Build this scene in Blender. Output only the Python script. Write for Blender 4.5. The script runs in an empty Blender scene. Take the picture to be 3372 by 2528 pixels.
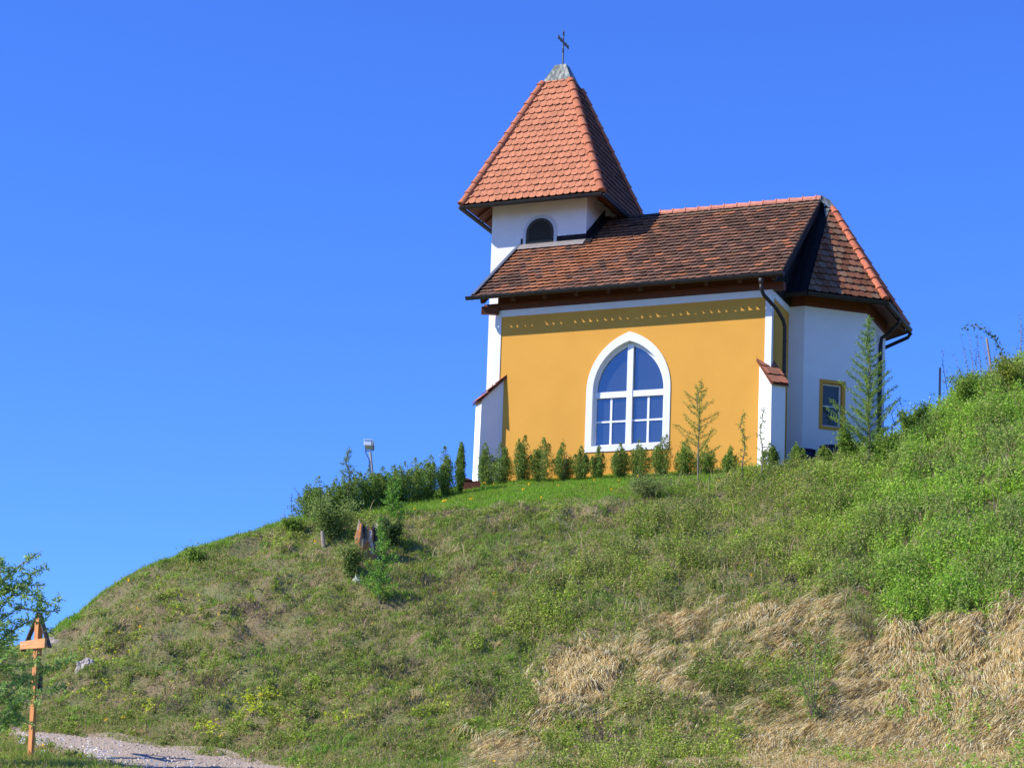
import bpy, math, random
import numpy as np
from mathutils import Vector, Matrix
rnd = random.Random(7)
RS = np.random.RandomState(11)
SC = bpy.context.scene
COL = SC.collection

# ------------------------------------------------------------------ camera, sky, sun, exposure
F_PX, CY, CX = 7139.0, 2256.0, 1686.0           # focal length and principal point in photo pixels
PITCH, ROLL = math.radians(5.68), math.radians(1.93)
FW = np.array([0, math.cos(PITCH), math.sin(PITCH)])
_U0 = np.array([0, -math.sin(PITCH), math.cos(PITCH)])
_R0 = np.array([1.0, 0, 0])
RT = _R0 * math.cos(ROLL) + _U0 * math.sin(ROLL)
UP = -_R0 * math.sin(ROLL) + _U0 * math.cos(ROLL)
cam = bpy.data.cameras.new('camera')
cam.sensor_width = 36.0
cam.lens = F_PX / 3372 * 36.0
cam.shift_x = 0.0
cam.shift_y = (CY - 1264.0) / 3372
cam.clip_start = 0.5
cam.clip_end = 20000
camo = bpy.data.objects.new('camera', cam)
COL.objects.link(camo)
camo.matrix_world = Matrix(((RT[0], UP[0], -FW[0], 0), (RT[1], UP[1], -FW[1], 0), (RT[2], UP[2], -FW[2], 0), (0, 0, 0, 1)))
SC.camera = camo

SUN_FROM = Vector((-1.509, -0.460, 1.35)).normalized()
SUN_EL = math.asin(SUN_FROM.z)
SKY_TINT = (.47, .88, 1.95)
world = bpy.data.worlds.new("World")
SC.world = world
world.use_nodes = True
wn = world.node_tree
wn.nodes.clear()
sky = wn.nodes.new('ShaderNodeTexSky')
sky.sky_type = 'NISHITA'
sky.sun_disc = False
sky.sun_elevation = SUN_EL
sky.sun_rotation = math.atan2(SUN_FROM.x, SUN_FROM.y)
sky.altitude = 500
sky.air_density = 1.0
sky.dust_density = 0.1
sky.ozone_density = 3.0
hs = wn.nodes.new('ShaderNodeVectorMath')       # deeper blue of a very clear sky
hs.operation = 'MULTIPLY'
hs.inputs[1].default_value = SKY_TINT
bg = wn.nodes.new('ShaderNodeBackground')
bg.inputs['Strength'].default_value = 0.10
wo = wn.nodes.new('ShaderNodeOutputWorld')
wn.links.new(sky.outputs[0], hs.inputs[0])
wn.links.new(hs.outputs[0], bg.inputs['Color'])
wn.links.new(bg.outputs[0], wo.inputs['Surface'])
sl = bpy.data.lights.new('sun', 'SUN')
sl.energy = 5.0
sl.angle = math.radians(0.53)
sl.color = (1.0, 0.94, 0.86)
so = bpy.data.objects.new('sun', sl)
COL.objects.link(so)
so.rotation_euler = SUN_FROM.to_track_quat('Z', 'Y').to_euler()
SC.view_settings.view_transform = 'Standard'
SC.view_settings.look = 'None'
SC.view_settings.exposure = 0.42
SC.view_settings.gamma = 1.0
SC.cycles.max_bounces = 6
SC.cycles.transparent_max_bounces = 4

def ray(x, y):
    d = FW + RT * ((x - CX) / F_PX) - UP * ((y - CY) / F_PX)
    return d / d[1]
def proj(P):
    P = np.asarray(P, float)
    w = P @ FW
    return CX + F_PX * (P @ RT) / w, CY - F_PX * (P @ UP) / w

# ------------------------------------------------------------------ noise
def _hash(ix, iy, seed):
    h = (ix.astype(np.int64) * 374761393 + iy.astype(np.int64) * 668265263 + seed * 974634777) & 0x7fffffff
    h = ((h ^ (h >> 13)) * 1274126177) & 0x7fffffff
    return ((h ^ (h >> 16)) & 0xffffff) / float(0xffffff)
def vnoise(x, y, seed=0):
    x = np.asarray(x, float); y = np.asarray(y, float)
    ix = np.floor(x); iy = np.floor(y)
    fx = x - ix; fy = y - iy
    fx = fx * fx * (3 - 2 * fx); fy = fy * fy * (3 - 2 * fy)
    a = _hash(ix, iy, seed); b = _hash(ix + 1, iy, seed)
    c = _hash(ix, iy + 1, seed); d = _hash(ix + 1, iy + 1, seed)
    return (a * (1 - fx) + b * fx) * (1 - fy) + (c * (1 - fx) + d * fx) * fy
def fbm(x, y, seed=0, o=3):
    s = 0; a = .5; n = 0
    for k in range(o):
        s = s + a * vnoise(np.asarray(x) * 2 ** k, np.asarray(y) * 2 ** k, seed + k * 17); n += a; a *= .5
    return s / n

# ------------------------------------------------------------------ terrain height
def curve(pts):
    r = []
    for p in pts:
        d = ray(p[0], p[1])
        r.append((d[0], p[2], p[3] if len(p) > 3 else d[2] * p[2]))
    r.sort()
    return np.array(r)
K = [
 curve([(-3000, 2600, 20, -.8), (6000, 2600, 20, -.8)]),
 curve([(x, 2620, 37) for x in (-3000, -300, 1700, 3700, 6000)]),
 curve([(-2500, 2420, 44), (-300, 2395, 44), (130, 2412, 43.5), (450, 2448, 42.8), (850, 2515, 41.5), (1100, 2530, 41), (1700, 2505, 41), (2400, 2500, 41), (3700, 2480, 41), (6000, 2480, 41)]),
 curve([(-2500, 2350, 47), (-300, 2280, 47), (200, 2215, 47), (700, 2150, 47), (1200, 2100, 47.5), (1700, 2050, 47.5), (2300, 2000, 47.5), (2900, 1950, 47), (3372, 1900, 46.5), (3700, 1880, 46.5), (6000, 1880, 46.5)]),
 curve([(-2500, 2300, 50), (-300, 2190, 50), (60, 2140, 50), (130, 2128, 50), (200, 2065, 50.5), (300, 1982, 51), (420, 1903, 51.5), (600, 1820, 52), (800, 1762, 53), (960, 1725, 53.5), (1150, 1705, 53.5), (1400, 1690, 54), (1600, 1670, 54), (2000, 1650, 54), (2400, 1610, 54.3), (2600, 1575, 54.5), (2750, 1550, 54.5), (2880, 1515, 54.8), (2960, 1460, 55), (3060, 1402, 55.5), (3200, 1318, 56), (3300, 1268, 56), (3372, 1243, 56), (3700, 1140, 56), (6000, 1000, 56)]),
 curve([(-2500, 2350, 53), (-300, 2240, 53), (200, 2100, 53.5), (420, 1930, 54.5), (600, 1845, 55), (800, 1780, 56), (960, 1735, 56), (1100, 1700, 56.5), (1250, 1660, 58), (1500, 1605, 60), (1600, 1590, 61), (1700, 1583, 60.6), (2400, 1547, 58.3), (2600, 1528, 57.8), (2700, 1508, 57.8), (2880, 1488, 57.8), (2960, 1455, 58), (3060, 1405, 58), (3200, 1323, 58.5), (3372, 1245, 59), (3700, 1150, 59), (6000, 1150, 59)]),
 curve([(-3000, 2200, 75, 0), (-300, 2200, 75, 1), (300, 2000, 75, 4), (900, 1700, 75, 8), (1300, 1700, 75, 11.2), (1700, 1600, 75, 11.9), (2900, 1600, 75, 12.0), (3372, 1300, 75, 14), (6000, 1300, 75, 15)]),
 curve([(-3000, 2200, 500, -20), (6000, 2600, 500, -20)]),
]
def height(X, Y, rough=True):
    X = np.asarray(X, float); Y = np.asarray(Y, float)
    X, Y = np.broadcast_arrays(X, Y)
    Yc = np.maximum(Y, 20.0)
    u = X / Yc
    z = np.full(X.shape, -20.0)
    ys = [np.interp(u, k[:, 0], k[:, 1]) for k in K]
    zs = [np.interp(u, k[:, 0], k[:, 2]) for k in K]
    z = np.where(Y <= ys[0], zs[0] - .8 * np.clip((ys[0] - Y) / 20, 0, 1), z)
    for i in range(len(K) - 1):
        t = (Y - ys[i]) / (ys[i + 1] - ys[i])
        m = (t > 0) & (t <= 1)
        z = np.where(m, zs[i] + (zs[i + 1] - zs[i]) * t, z)
    if rough:
        onslope = np.clip((Y - ys[2] - .4) / 1.5, 0, 1) * np.clip((ys[4] + 1.0 - Y) / 1.5, 0.12, 1)
        n = (fbm(X * .55, Y * .75, 3, 3) - .5) * .75 + (fbm(X * 2.1, Y * 2.6, 9, 2) - .5) * .45
        z = z + n * onslope + (fbm(X * 1.3, Y * 1.3, 5, 2) - .5) * .06
    return z
def hit(x, y, y0=37.0, y1=64.0):
    d = ray(x, y)
    ys = np.arange(y0, y1, .03)
    g = height(d[0] * ys, ys)
    k = np.nonzero(g >= d[2] * ys)[0]
    Y = ys[k[0]] if len(k) else y1
    return np.array([d[0] * Y, Y, float(height(d[0] * Y, Y))])
def at(x, y, Y):
    d = ray(x, y)
    return d * Y
def foot(x, y, Y):
    p = at(x, y, Y)
    return np.array([p[0], p[1], float(height(p[0], p[1]))])

# ------------------------------------------------------------------ materials
def mat(name, base, rough=.8, metal=0.0, spec=.3):
    m = bpy.data.materials.new(name); m.use_nodes = True
    b = m.node_tree.nodes['Principled BSDF']
    b.inputs['Base Color'].default_value = (*base, 1)
    b.inputs['Roughness'].default_value = rough
    b.inputs['Metallic'].default_value = metal
    b.inputs['Specular IOR Level'].default_value = spec
    return m
def noisy(name, c1, c2, scale=4.0, rough=.85, detail=6, bump=0.0, bscale=40.0, lo=.35, hi=.65, metal=0, spec=.3, stretch=(1, 1, 1), coords='Object'):
    m = mat(name, c1, rough, metal, spec); nt = m.node_tree; b = nt.nodes['Principled BSDF']
    tc = nt.nodes.new('ShaderNodeTexCoord'); mp = nt.nodes.new('ShaderNodeMapping')
    mp.inputs['Scale'].default_value = stretch
    nt.links.new(tc.outputs[coords], mp.inputs['Vector'])
    n = nt.nodes.new('ShaderNodeTexNoise'); n.inputs['Scale'].default_value = scale; n.inputs['Detail'].default_value = detail
    nt.links.new(mp.outputs[0], n.inputs['Vector'])
    r = nt.nodes.new('ShaderNodeValToRGB')
    r.color_ramp.elements[0].position = lo; r.color_ramp.elements[0].color = (*c1, 1)
    r.color_ramp.elements[1].position = hi; r.color_ramp.elements[1].color = (*c2, 1)
    nt.links.new(n.outputs['Fac'], r.inputs['Fac']); nt.links.new(r.outputs[0], b.inputs['Base Color'])
    if bump:
        n2 = nt.nodes.new('ShaderNodeTexNoise'); n2.inputs['Scale'].default_value = bscale; n2.inputs['Detail'].default_value = 4
        nt.links.new(mp.outputs[0], n2.inputs['Vector'])
        bp = nt.nodes.new('ShaderNodeBump'); bp.inputs['Strength'].default_value = bump; bp.inputs['Distance'].default_value = .02
        nt.links.new(n2.outputs['Fac'], bp.inputs['Height']); nt.links.new(bp.outputs[0], b.inputs['Normal'])
    return m
def colmat(name, rough=.8, spec=.25, transl=0.0, noise=0.0, nscale=30.0, bump=0.0, gain=1.0):
    """surface colour comes from the mesh's own 'Col' attribute (each leaf, blade or tile has its own)"""
    m = mat(name, (.5, .5, .5), rough, 0, spec); nt = m.node_tree; b = nt.nodes['Principled BSDF']
    a = nt.nodes.new('ShaderNodeAttribute'); a.attribute_name = 'Col'
    src = a.outputs['Color']
    if gain != 1.0:
        gm = nt.nodes.new('ShaderNodeVectorMath'); gm.operation = 'SCALE'; gm.inputs['Scale'].default_value = gain
        nt.links.new(src, gm.inputs[0]); src = gm.outputs[0]
    if noise:
        tc = nt.nodes.new('ShaderNodeTexCoord')
        n = nt.nodes.new('ShaderNodeTexNoise'); n.inputs['Scale'].default_value = nscale; n.inputs['Detail'].default_value = 5
        nt.links.new(tc.outputs['Object'], n.inputs['Vector'])
        mr = nt.nodes.new('ShaderNodeMapRange'); mr.inputs[1].default_value = .3; mr.inputs[2].default_value = .7
        mr.inputs[3].default_value = 1 - noise; mr.inputs[4].default_value = 1 + noise
        nt.links.new(n.outputs['Fac'], mr.inputs[0])
        vm = nt.nodes.new('ShaderNodeVectorMath'); vm.operation = 'SCALE'
        nt.links.new(src, vm.inputs[0]); nt.links.new(mr.outputs[0], vm.inputs['Scale'])
        src = vm.outputs[0]
        if bump:
            bp = nt.nodes.new('ShaderNodeBump'); bp.inputs['Strength'].default_value = bump; bp.inputs['Distance'].default_value = .01
            nt.links.new(n.outputs['Fac'], bp.inputs['Height']); nt.links.new(bp.outputs[0], b.inputs['Normal'])
    nt.links.new(src, b.inputs['Base Color'])
    if transl:
        t = nt.nodes.new('ShaderNodeBsdfTranslucent'); nt.links.new(src, t.inputs['Color'])
        mx = nt.nodes.new('ShaderNodeMixShader'); mx.inputs[0].default_value = transl
        nt.links.new(b.outputs[0], mx.inputs[1]); nt.links.new(t.outputs[0], mx.inputs[2])
        nt.links.new(mx.outputs[0], nt.nodes['Material Output'].inputs['Surface'])
    return m

M = {}
M['ochre'] = noisy('ochre_plaster', (.70, .355, .056), (.65, .322, .050), .9, .9, 9, .4, 38, .3, .7)
M['white'] = noisy('white_plaster', (.80, .80, .78), (.75, .75, .73), 1.8, .9, 5, .25, 55, .3, .7)
M['cream'] = noisy('tower_plaster', (.78, .77, .74), (.72, .71, .68), 1.8, .9, 5, .25, 55, .3, .7)
M['winwhite'] = mat('white_window_paint', (.8, .81, .82), .35)
M['wood'] = noisy('brown_eave_wood', (.16, .05, .018), (.10, .03, .012), 6, .6, 6, .2, 30, .3, .7, stretch=(1, 6, 6))
M['dark'] = noisy('dark_roof_metal', (.012, .011, .011), (.022, .019, .018), 5, .75, 4, 0, 1, .3, .7, metal=0, spec=.15)
M['gutter'] = noisy('dark_gutter_metal', (.022, .02, .018), (.036, .032, .028), 6, .5, 4, 0, 1, .3, .7, metal=.4, spec=.5)
M['verge'] = noisy('grey_sheet_metal', (.22, .26, .30), (.32, .36, .40), 4, .4, 4, 0, 1, .3, .7, metal=.7)
M['flash'] = noisy('dull_flashing', (.26, .23, .21), (.40, .37, .34), 5, .5, 5, 0, 1, .3, .7, metal=.4, stretch=(1, 5, 5))
M['copper'] = noisy('weathered_copper', (.10, .115, .10), (.32, .34, .29), 2.0, .5, 3, 0, 1, .45, .65, metal=.3, stretch=(5, 5, .6))
M['iron'] = mat('grey_iron', (.13, .14, .15), .5, .5)
M['tile'] = colmat('clay_tile', .9, .04, 0, .22, 14, .3)
M['glass'] = mat('window_glass', (.155, .19, .21), .03, .85, .5)
M['dglass'] = mat('dark_window_glass', (.05, .055, .04), .03, .0, .6)
M['louvre'] = mat('dark_louvre_wood', (.045, .042, .03), .7)
M['soil'] = None
M['leaf'] = colmat('shrub_leaf', .6, .15, .4, gain=1.26)
M['blade'] = colmat('grass_blade', .65, .12, .4, gain=1.36)
M['straw'] = colmat('dry_blade', .7, .12, .35, gain=1.15)
M['bark'] = noisy('thin_bark', (.13, .10, .075), (.24, .20, .16), 20, .9)
M['stem'] = noisy('pale_stem', (.25, .20, .13), (.38, .30, .2), 10, .9)
M['crosswood'] = noisy('oiled_spruce', (.66, .28, .08), (.46, .18, .05), 3.0, .6, 6, .2, 30, .3, .7, stretch=(8, 8, 1))
M['crosswood2'] = noisy('oiled_spruce_bar', (.70, .36, .14), (.55, .25, .09), 3.0, .6, 6, .2, 30, .3, .7, stretch=(1, 8, 8))
M['darkwood'] = noisy('weathered_dark_board', (.06, .048, .04), (.11, .09, .075), 4, .8, 5, .2, 30, .3, .7)
M['stake'] = noisy('grey_stake_wood', (.28, .21, .16), (.40, .32, .25), 8, .9, stretch=(6, 6, 1))
M['blue'] = mat('blue_plastic', (.010, .016, .07), .5)
M['paleblue'] = mat('pale_blue_plastic', (.25, .45, .7), .5)
M['zinc'] = mat('galvanised_steel', (.20, .21, .20), .5, .4)
M['lampwhite'] = mat('grey_white_housing', (.62, .63, .60), .45)
M['lampglass'] = mat('lamp_reflector', (.9, .9, .9), .25, .3)
M['black'] = mat('black_cable', (.02, .02, .02), .6)

# ------------------------------------------------------------------ mesh helpers
class MB:
    def __init__(self): self.v = []; self.f = []; self.c = []
    def add(self, vs, fs, col=None):
        o = len(self.v)
        self.v += [tuple(float(q) for q in p) for p in vs]
        self.f += [tuple(i + o for i in f) for f in fs]
        self.c += [col or (.5, .5, .5)] * len(vs)
    def box(self, x0, x1, y0, y1, z0, z1, col=None):
        self.add([(x0, y0, z0), (x1, y0, z0), (x1, y1, z0), (x0, y1, z0), (x0, y0, z1), (x1, y0, z1), (x1, y1, z1), (x0, y1, z1)],
                 [(0, 3, 2, 1), (4, 5, 6, 7), (0, 1, 5, 4), (1, 2, 6, 5), (2, 3, 7, 6), (3, 0, 4, 7)], col)
    def prism(self, poly, z0, z1, col=None):
        """poly ccw in xy, z0/z1 number or list per vertex"""
        n = len(poly)
        a = z0 if hasattr(z0, '__len__') else [z0] * n
        b = z1 if hasattr(z1, '__len__') else [z1] * n
        vs = [(p[0], p[1], a[i]) for i, p in enumerate(poly)] + [(p[0], p[1], b[i]) for i, p in enumerate(poly)]
        self.add(vs, [tuple(reversed(range(n))), tuple(range(n, 2 * n))] + [(i, (i + 1) % n, n + (i + 1) % n, n + i) for i in range(n)], col)
    def slab(self, poly, d, col=None):
        """3D planar polygon thickened by vector d"""
        n = len(poly)
        vs = [tuple(p) for p in poly] + [tuple(np.array(p) + d) for p in poly]
        self.add(vs, [tuple(range(n)), tuple(reversed(range(n, 2 * n)))] + [(i, n + i, n + (i + 1) % n, (i + 1) % n) for i in range(n)], col)
    def beam(self, p, q, w, h, up=(0, 0, 1), col=None):
        p = np.array(p, float); q = np.array(q, float)
        d = q - p; d /= np.linalg.norm(d)
        s = np.cross(d, up); s /= np.linalg.norm(s); t = np.cross(s, d)
        s = s * w / 2; t = t * h / 2
        self.add([p - s - t, p + s - t, p + s + t, p - s + t, q - s - t, q + s - t, q + s + t, q - s + t],
                 [(0, 1, 2, 3), (7, 6, 5, 4), (0, 4, 5, 1), (1, 5, 6, 2), (2, 6, 7, 3), (3, 7, 4, 0)], col)
    def tube(self, pts, rs, n=8, col=None, caps=True):
        pts = [np.array(p, float) for p in pts]
        if not hasattr(rs, '__len__'): rs = [rs] * len(pts)
        prev = None; vs = []
        for i, p in enumerate(pts):
            d = pts[min(i + 1, len(pts) - 1)] - pts[max(i - 1, 0)]
            d = d / (np.linalg.norm(d) + 1e-9)
            if prev is None:
                a = np.cross(d, (0, 0, 1.0))
                if np.linalg.norm(a) < .1: a = np.cross(d, (1.0, 0, 0))
            else:
                a = prev - d * (prev @ d)
            a /= np.linalg.norm(a); prev = a
            b = np.cross(d, a)
            for k in range(n):
                t = 2 * math.pi * k / n
                vs.append(p + (a * math.cos(t) + b * math.sin(t)) * rs[i])
        fs = []
        for i in range(len(pts) - 1):
            for k in range(n):
                fs.append((i * n + k, i * n + (k + 1) % n, (i + 1) * n + (k + 1) % n, (i + 1) * n + k))
        if caps:
            fs.append(tuple(reversed(range(n)))); fs.append(tuple(range((len(pts) - 1) * n, len(pts) * n)))
        self.add(vs, fs, col)
    def make(self, name, material, parent=None, smooth=False, col=False):
        me = bpy.data.meshes.new(name)
        me.from_pydata(self.v, [], self.f)
        if col:
            a = me.color_attributes.new('Col', 'FLOAT_COLOR', 'POINT')
            c = np.ones((len(self.v), 4), np.float32); c[:, :3] = np.array(self.c)
            a.data.foreach_set('color', c.ravel())
        if smooth: me.polygons.foreach_set('use_smooth', [True] * len(me.polygons))
        me.materials.append(material); me.update()
        o = bpy.data.objects.new(name, me); COL.objects.link(o)
        if parent is not None: o.parent = parent
        return o
def npmesh(name, V, Fq, C, material, parent=None, nv=4):
    """V (n,3), Fq (m,nv) faces, C (n,3) colours"""
    me = bpy.data.meshes.new(name)
    me.vertices.add(len(V)); me.vertices.foreach_set('co', np.asarray(V, np.float32).ravel())
    me.loops.add(Fq.size); me.loops.foreach_set('vertex_index', np.asarray(Fq, np.int32).ravel())
    me.polygons.add(len(Fq)); me.polygons.foreach_set('loop_start', np.arange(0, Fq.size, nv, dtype=np.int32))
    me.update(calc_edges=True)
    a = me.color_attributes.new('Col', 'FLOAT_COLOR', 'POINT')
    c = np.ones((len(V), 4), np.float32); c[:, :3] = C
    a.data.foreach_set('color', c.ravel())
    me.materials.append(material)
    o = bpy.data.objects.new(name, me); COL.objects.link(o)
    if parent is not None: o.parent = parent
    return o
def empty(name, loc, rz=0.0):
    o = bpy.data.objects.new(name, None); COL.objects.link(o)
    o.location = tuple(float(q) for q in loc); o.rotation_euler = (0, 0, rz); o.empty_display_size = .2
    return o
def tag(o, label=None, cat=None, group=None, kind=None):
    if label: o['label'] = label
    if cat: o['category'] = cat
    if group: o['group'] = group
    if kind: o['kind'] = kind
    return o
def rand_unit(n, rs=RS):
    v = rs.normal(size=(n, 3)); return v / np.linalg.norm(v, axis=1)[:, None]
def leaves(P, size, rs=RS, aspect=.55, updir=None, upw=0.0):
    """one diamond-shaped, slightly folded leaf per point -> V,F"""
    n = len(P)
    d = rand_unit(n, rs)
    if updir is not None:
        d = d * (1 - upw) + np.asarray(updir) * upw; d /= np.linalg.norm(d, axis=1)[:, None]
    s = np.cross(d, rand_unit(n, rs)); s /= (np.linalg.norm(s, axis=1)[:, None] + 1e-9)
    L = (size if np.ndim(size) else np.full(n, size))[:, None]
    V = np.empty((n, 4, 3))
    V[:, 0] = P; V[:, 1] = P + d * L * .5 + s * L * aspect * .5
    V[:, 2] = P + d * L; V[:, 3] = P + d * L * .5 - s * L * aspect * .5
    F = np.arange(n * 4).reshape(n, 4)
    return V.reshape(-1, 3), F
def leafcol(n, c1, c2, rs=RS, jit=.18):
    t = rs.rand(n, 1); c = np.array(c1) * (1 - t) + np.array(c2) * t
    c = c * (1 + rs.normal(size=(n, 1)) * jit)
    return np.clip(c, .005, 1)

# ------------------------------------------------------------------ roof tiles
def clip_poly(poly, clip):
    """Sutherland-Hodgman, both 2D, clip convex ccw"""
    out = poly
    for i in range(len(clip)):
        a = clip[i]; b = clip[(i + 1) % len(clip)]
        inp = out; out = []
        if not inp: return []
        def side(p): return (b[0] - a[0]) * (p[1] - a[1]) - (b[1] - a[1]) * (p[0] - a[0])
        for j in range(len(inp)):
            p = inp[j]; q = inp[(j + 1) % len(inp)]
            sp, sq = side(p), side(q)
            if sp >= 0: out.append(p)
            if (sp >= 0) != (sq >= 0):
                t = sp / (sp - sq); out.append((p[0] + (q[0] - p[0]) * t, p[1] + (q[1] - p[1]) * t))
    return out
def tiles(mb, O, uax, vax, clips, w, exp, colf, arc=.35, lift=.035, thick=.018, rows=None, over=.35, jit=1.0, lip_shade=.34):
    """O eave origin, uax along eave, vax up the slope; clips list of convex ccw polygons in (u,v)"""
    O = np.array(O, float); uax = np.array(uax, float); uax /= np.linalg.norm(uax)
    vax = np.array(vax, float); vax /= np.linalg.norm(vax)
    nax = np.cross(uax, vax)
    if nax[2] < 0: nax = -nax
    allp = [p for c in clips for p in c]
    u0 = min(p[0] for p in allp); u1 = max(p[0] for p in allp); v1 = max(p[1] for p in allp)
    nr = int(v1 / exp) + 1
    for r in range(nr):
        off = (r % 2) * .5 * w
        k0 = int((u0 - off) / w) - 1; k1 = int((u1 - off) / w) + 1
        for k in range(k0, k1 + 1):
            cu = off + k * w + w / 2; vb = r * exp
            if r == 0 and jit: vb += rnd.uniform(-.018, .022)
            hw = w / 2 - .004
            pts = []
            for a in range(7):
                t = math.pi * a / 6
                pts.append((cu - math.cos(t) * hw, vb + arc * w * (1 - math.sin(t)) ** 1.0 * 1.0))
            pts += [(cu + hw, vb + exp * (1 + over)), (cu - hw, vb + exp * (1 + over))]
            dl = rnd.uniform(-.006, .006) * jit; dr = rnd.uniform(-.05, .05) * jit
            for c in clips:
                q = clip_poly(pts, c)
                if len(q) < 3: continue
                col = colf(cu, vb)
                top = []; bot = []
                for (a, b) in q:
                    hgt = .012 + lift * (1 - (b - vb) / (exp * (1 + over))) + thick + dl + dr * (a - cu) * .15
                    P = O + uax * a + vax * b
                    top.append(P + nax * hgt); bot.append(P + nax * (hgt - thick))
                n = len(q)
                o = len(mb.v)
                mb.add(top + bot, [tuple(range(n))], col)
                lip = tuple(np.array(col) * lip_shade)  # shadow line beneath each tile, put into the colour of its edges
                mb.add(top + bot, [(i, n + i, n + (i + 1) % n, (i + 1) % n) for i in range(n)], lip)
def ridge_run(mb, p, q, r, step, colf, n=8, up=(0, 0, 1), start=0.0):
    """overlapping half-round cap tiles from low end p to high end q"""
    p = np.array(p, float); q = np.array(q, float); L = np.linalg.norm(q - p); d = (q - p) / L
    s = np.cross(d, up); s /= np.linalg.norm(s); t = np.cross(s, d)
    if t[2] < 0: t = -t
    k = 0; x = start
    while x < L - .05:
        x1 = min(x + step * 1.12, L)
        vs = []
        for (xx, rr, lf) in ((x, r * 1.12, .018), (x + .03, r * 1.12, .018), (x + .035, r * 1.02, .012), (x1, r * .92, 0.0)):
            for a in range(n + 1):
                th = math.pi * (a / n) * 1.16 - .08 * math.pi
                vs.append(p + d * xx + s * math.cos(th) * rr + t * (math.sin(th) * rr + lf))
        fs = []
        m = n + 1
        for i in range(3):
            for a in range(n): fs.append((i * m + a, i * m + a + 1, (i + 1) * m + a + 1, (i + 1) * m + a))
        fs.append(tuple(range(m)))
        mb.add(vs, fs, colf(x))
        x += step; k += 1

# ================================================================== CHAPEL
AL = math.radians(22.4)
CORNER = ray(2541.5, 997.6) * 58.0
BASE = 11.9
chapel = empty('chapel', (CORNER[0], CORNER[1], BASE), -AL)
tag(chapel, 'small ochre and white chapel with red tiled spire and pointed window on the hilltop', 'chapel')
CH = Matrix.Translation((CORNER[0], CORNER[1], BASE)) @ Matrix.Rotation(-AL, 4, 'Z')
def chw(x, y, z=0): return np.array(CH @ Vector((x, y, z)))
NL, NW, NH = 8.18, 8.4, 4.99       # nave length, width, wall height
MY = NW / 2
TX0, TX1, TY0, TY1 = -9.57, -6.51, MY - 1.53, MY + 1.53
TCX = (TX0 + TX1) / 2
WD = -1.6                          # walls go below the grass

# pointed window outline (local x centre, outer surround, opening)
WCX, WZ0, WSP, WAP = -4.09, .71, 2.45, 4.10
WHW = 1.245
def arch_pts(hw, spring, apex, cx=WCX, n=12):
    """pointed arch from left springing over the apex to the right springing"""
    h = apex - spring
    # circle through (hw,spring) tangent vertical-ish and apex : centre on springing line
    c = (h * h - hw * hw) / (2 * hw)          # centre at -c from axis for the right arc
    R = hw + c
    a1 = math.atan2(h, c)
    right = [(cx - c + R * math.cos(a1 * i / n), spring + R * math.sin(a1 * i / n)) for i in range(n + 1)]
    left = [(2 * cx - x, z) for x, z in right]
    return left + right[::-1][1:]
BW = .19
op = arch_pts(WHW - BW, WSP, WAP - BW * 1.35)       # opening
ou = arch_pts(WHW, WSP, WAP)                          # outer surround
OX0, OX1, OZ0 = WCX - (WHW - BW), WCX + (WHW - BW), WZ0 + .17

def wall_with_hole(mb, y, x0, x1, z0, z1):
    mb.add([(x0, y, z0), (OX0, y, z0), (OX0, y, z1), (x0, y, z1)], [(0, 1, 2, 3)])
    mb.add([(OX1, y, z0), (x1, y, z0), (x1, y, z1), (OX1, y, z1)], [(0, 1, 2, 3)])
    mb.add([(OX0, y, z0), (OX1, y, z0), (OX1, y, OZ0), (OX0, y, OZ0)], [(0, 1, 2, 3)])
    for i in range(len(op) - 1):
        a, b = op[i], op[i + 1]
        mb.add([(a[0], y, a[1]), (b[0], y, b[1]), (b[0], y, z1), (a[0], y, z1)], [(0, 1, 2, 3)])
w = MB()
wall_with_hole(w, 0, -NL, 0, WD, NH)
w.add([(0, 0, WD), (0, NW, WD), (0, NW, NH), (0, 0, NH)], [(0, 1, 2, 3)])
w.add([(0, NW, WD), (-NL, NW, WD), (-NL, NW, NH), (0, NW, NH)], [(0, 1, 2, 3)])
w.add([(-NL, NW, WD), (-NL, 0, WD), (-NL, 0, NH), (-NL, NW, NH)], [(0, 1, 2, 3)])
w.add([(-NL, 0, NH), (-NL, NW, NH), (-NL, MY, NH + 3.0)], [(0, 1, 2)])
w.add([(-NL, 0, NH), (0, 0, NH), (0, NW, NH), (-NL, NW, NH)], [(0, 1, 2, 3)])
wall = w.make('wall', M['ochre'], chapel)
tag(wall, 'ochre plastered long wall of the nave')
# white borders: frieze under the eave and corner strips
t = MB(); e = .02
t.box(-NL - .004, .004, -e, 0.02, NH - .19, NH)
t.box(-NL - e, -NL + .17, -e - .002, 0.02, WD, NH - .19)
t.box(-.17, e, -e - .002, .0, WD, NH - .19)
t.box(.0, e, .0, .15, WD, NH - .19)
t.box(.0, e, .0, 1.8, NH - .19, NH)
t.box(-NL - e, -NL, .0, TY0, WD, NH)
t.make('white_border', M['white'], chapel)

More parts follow.
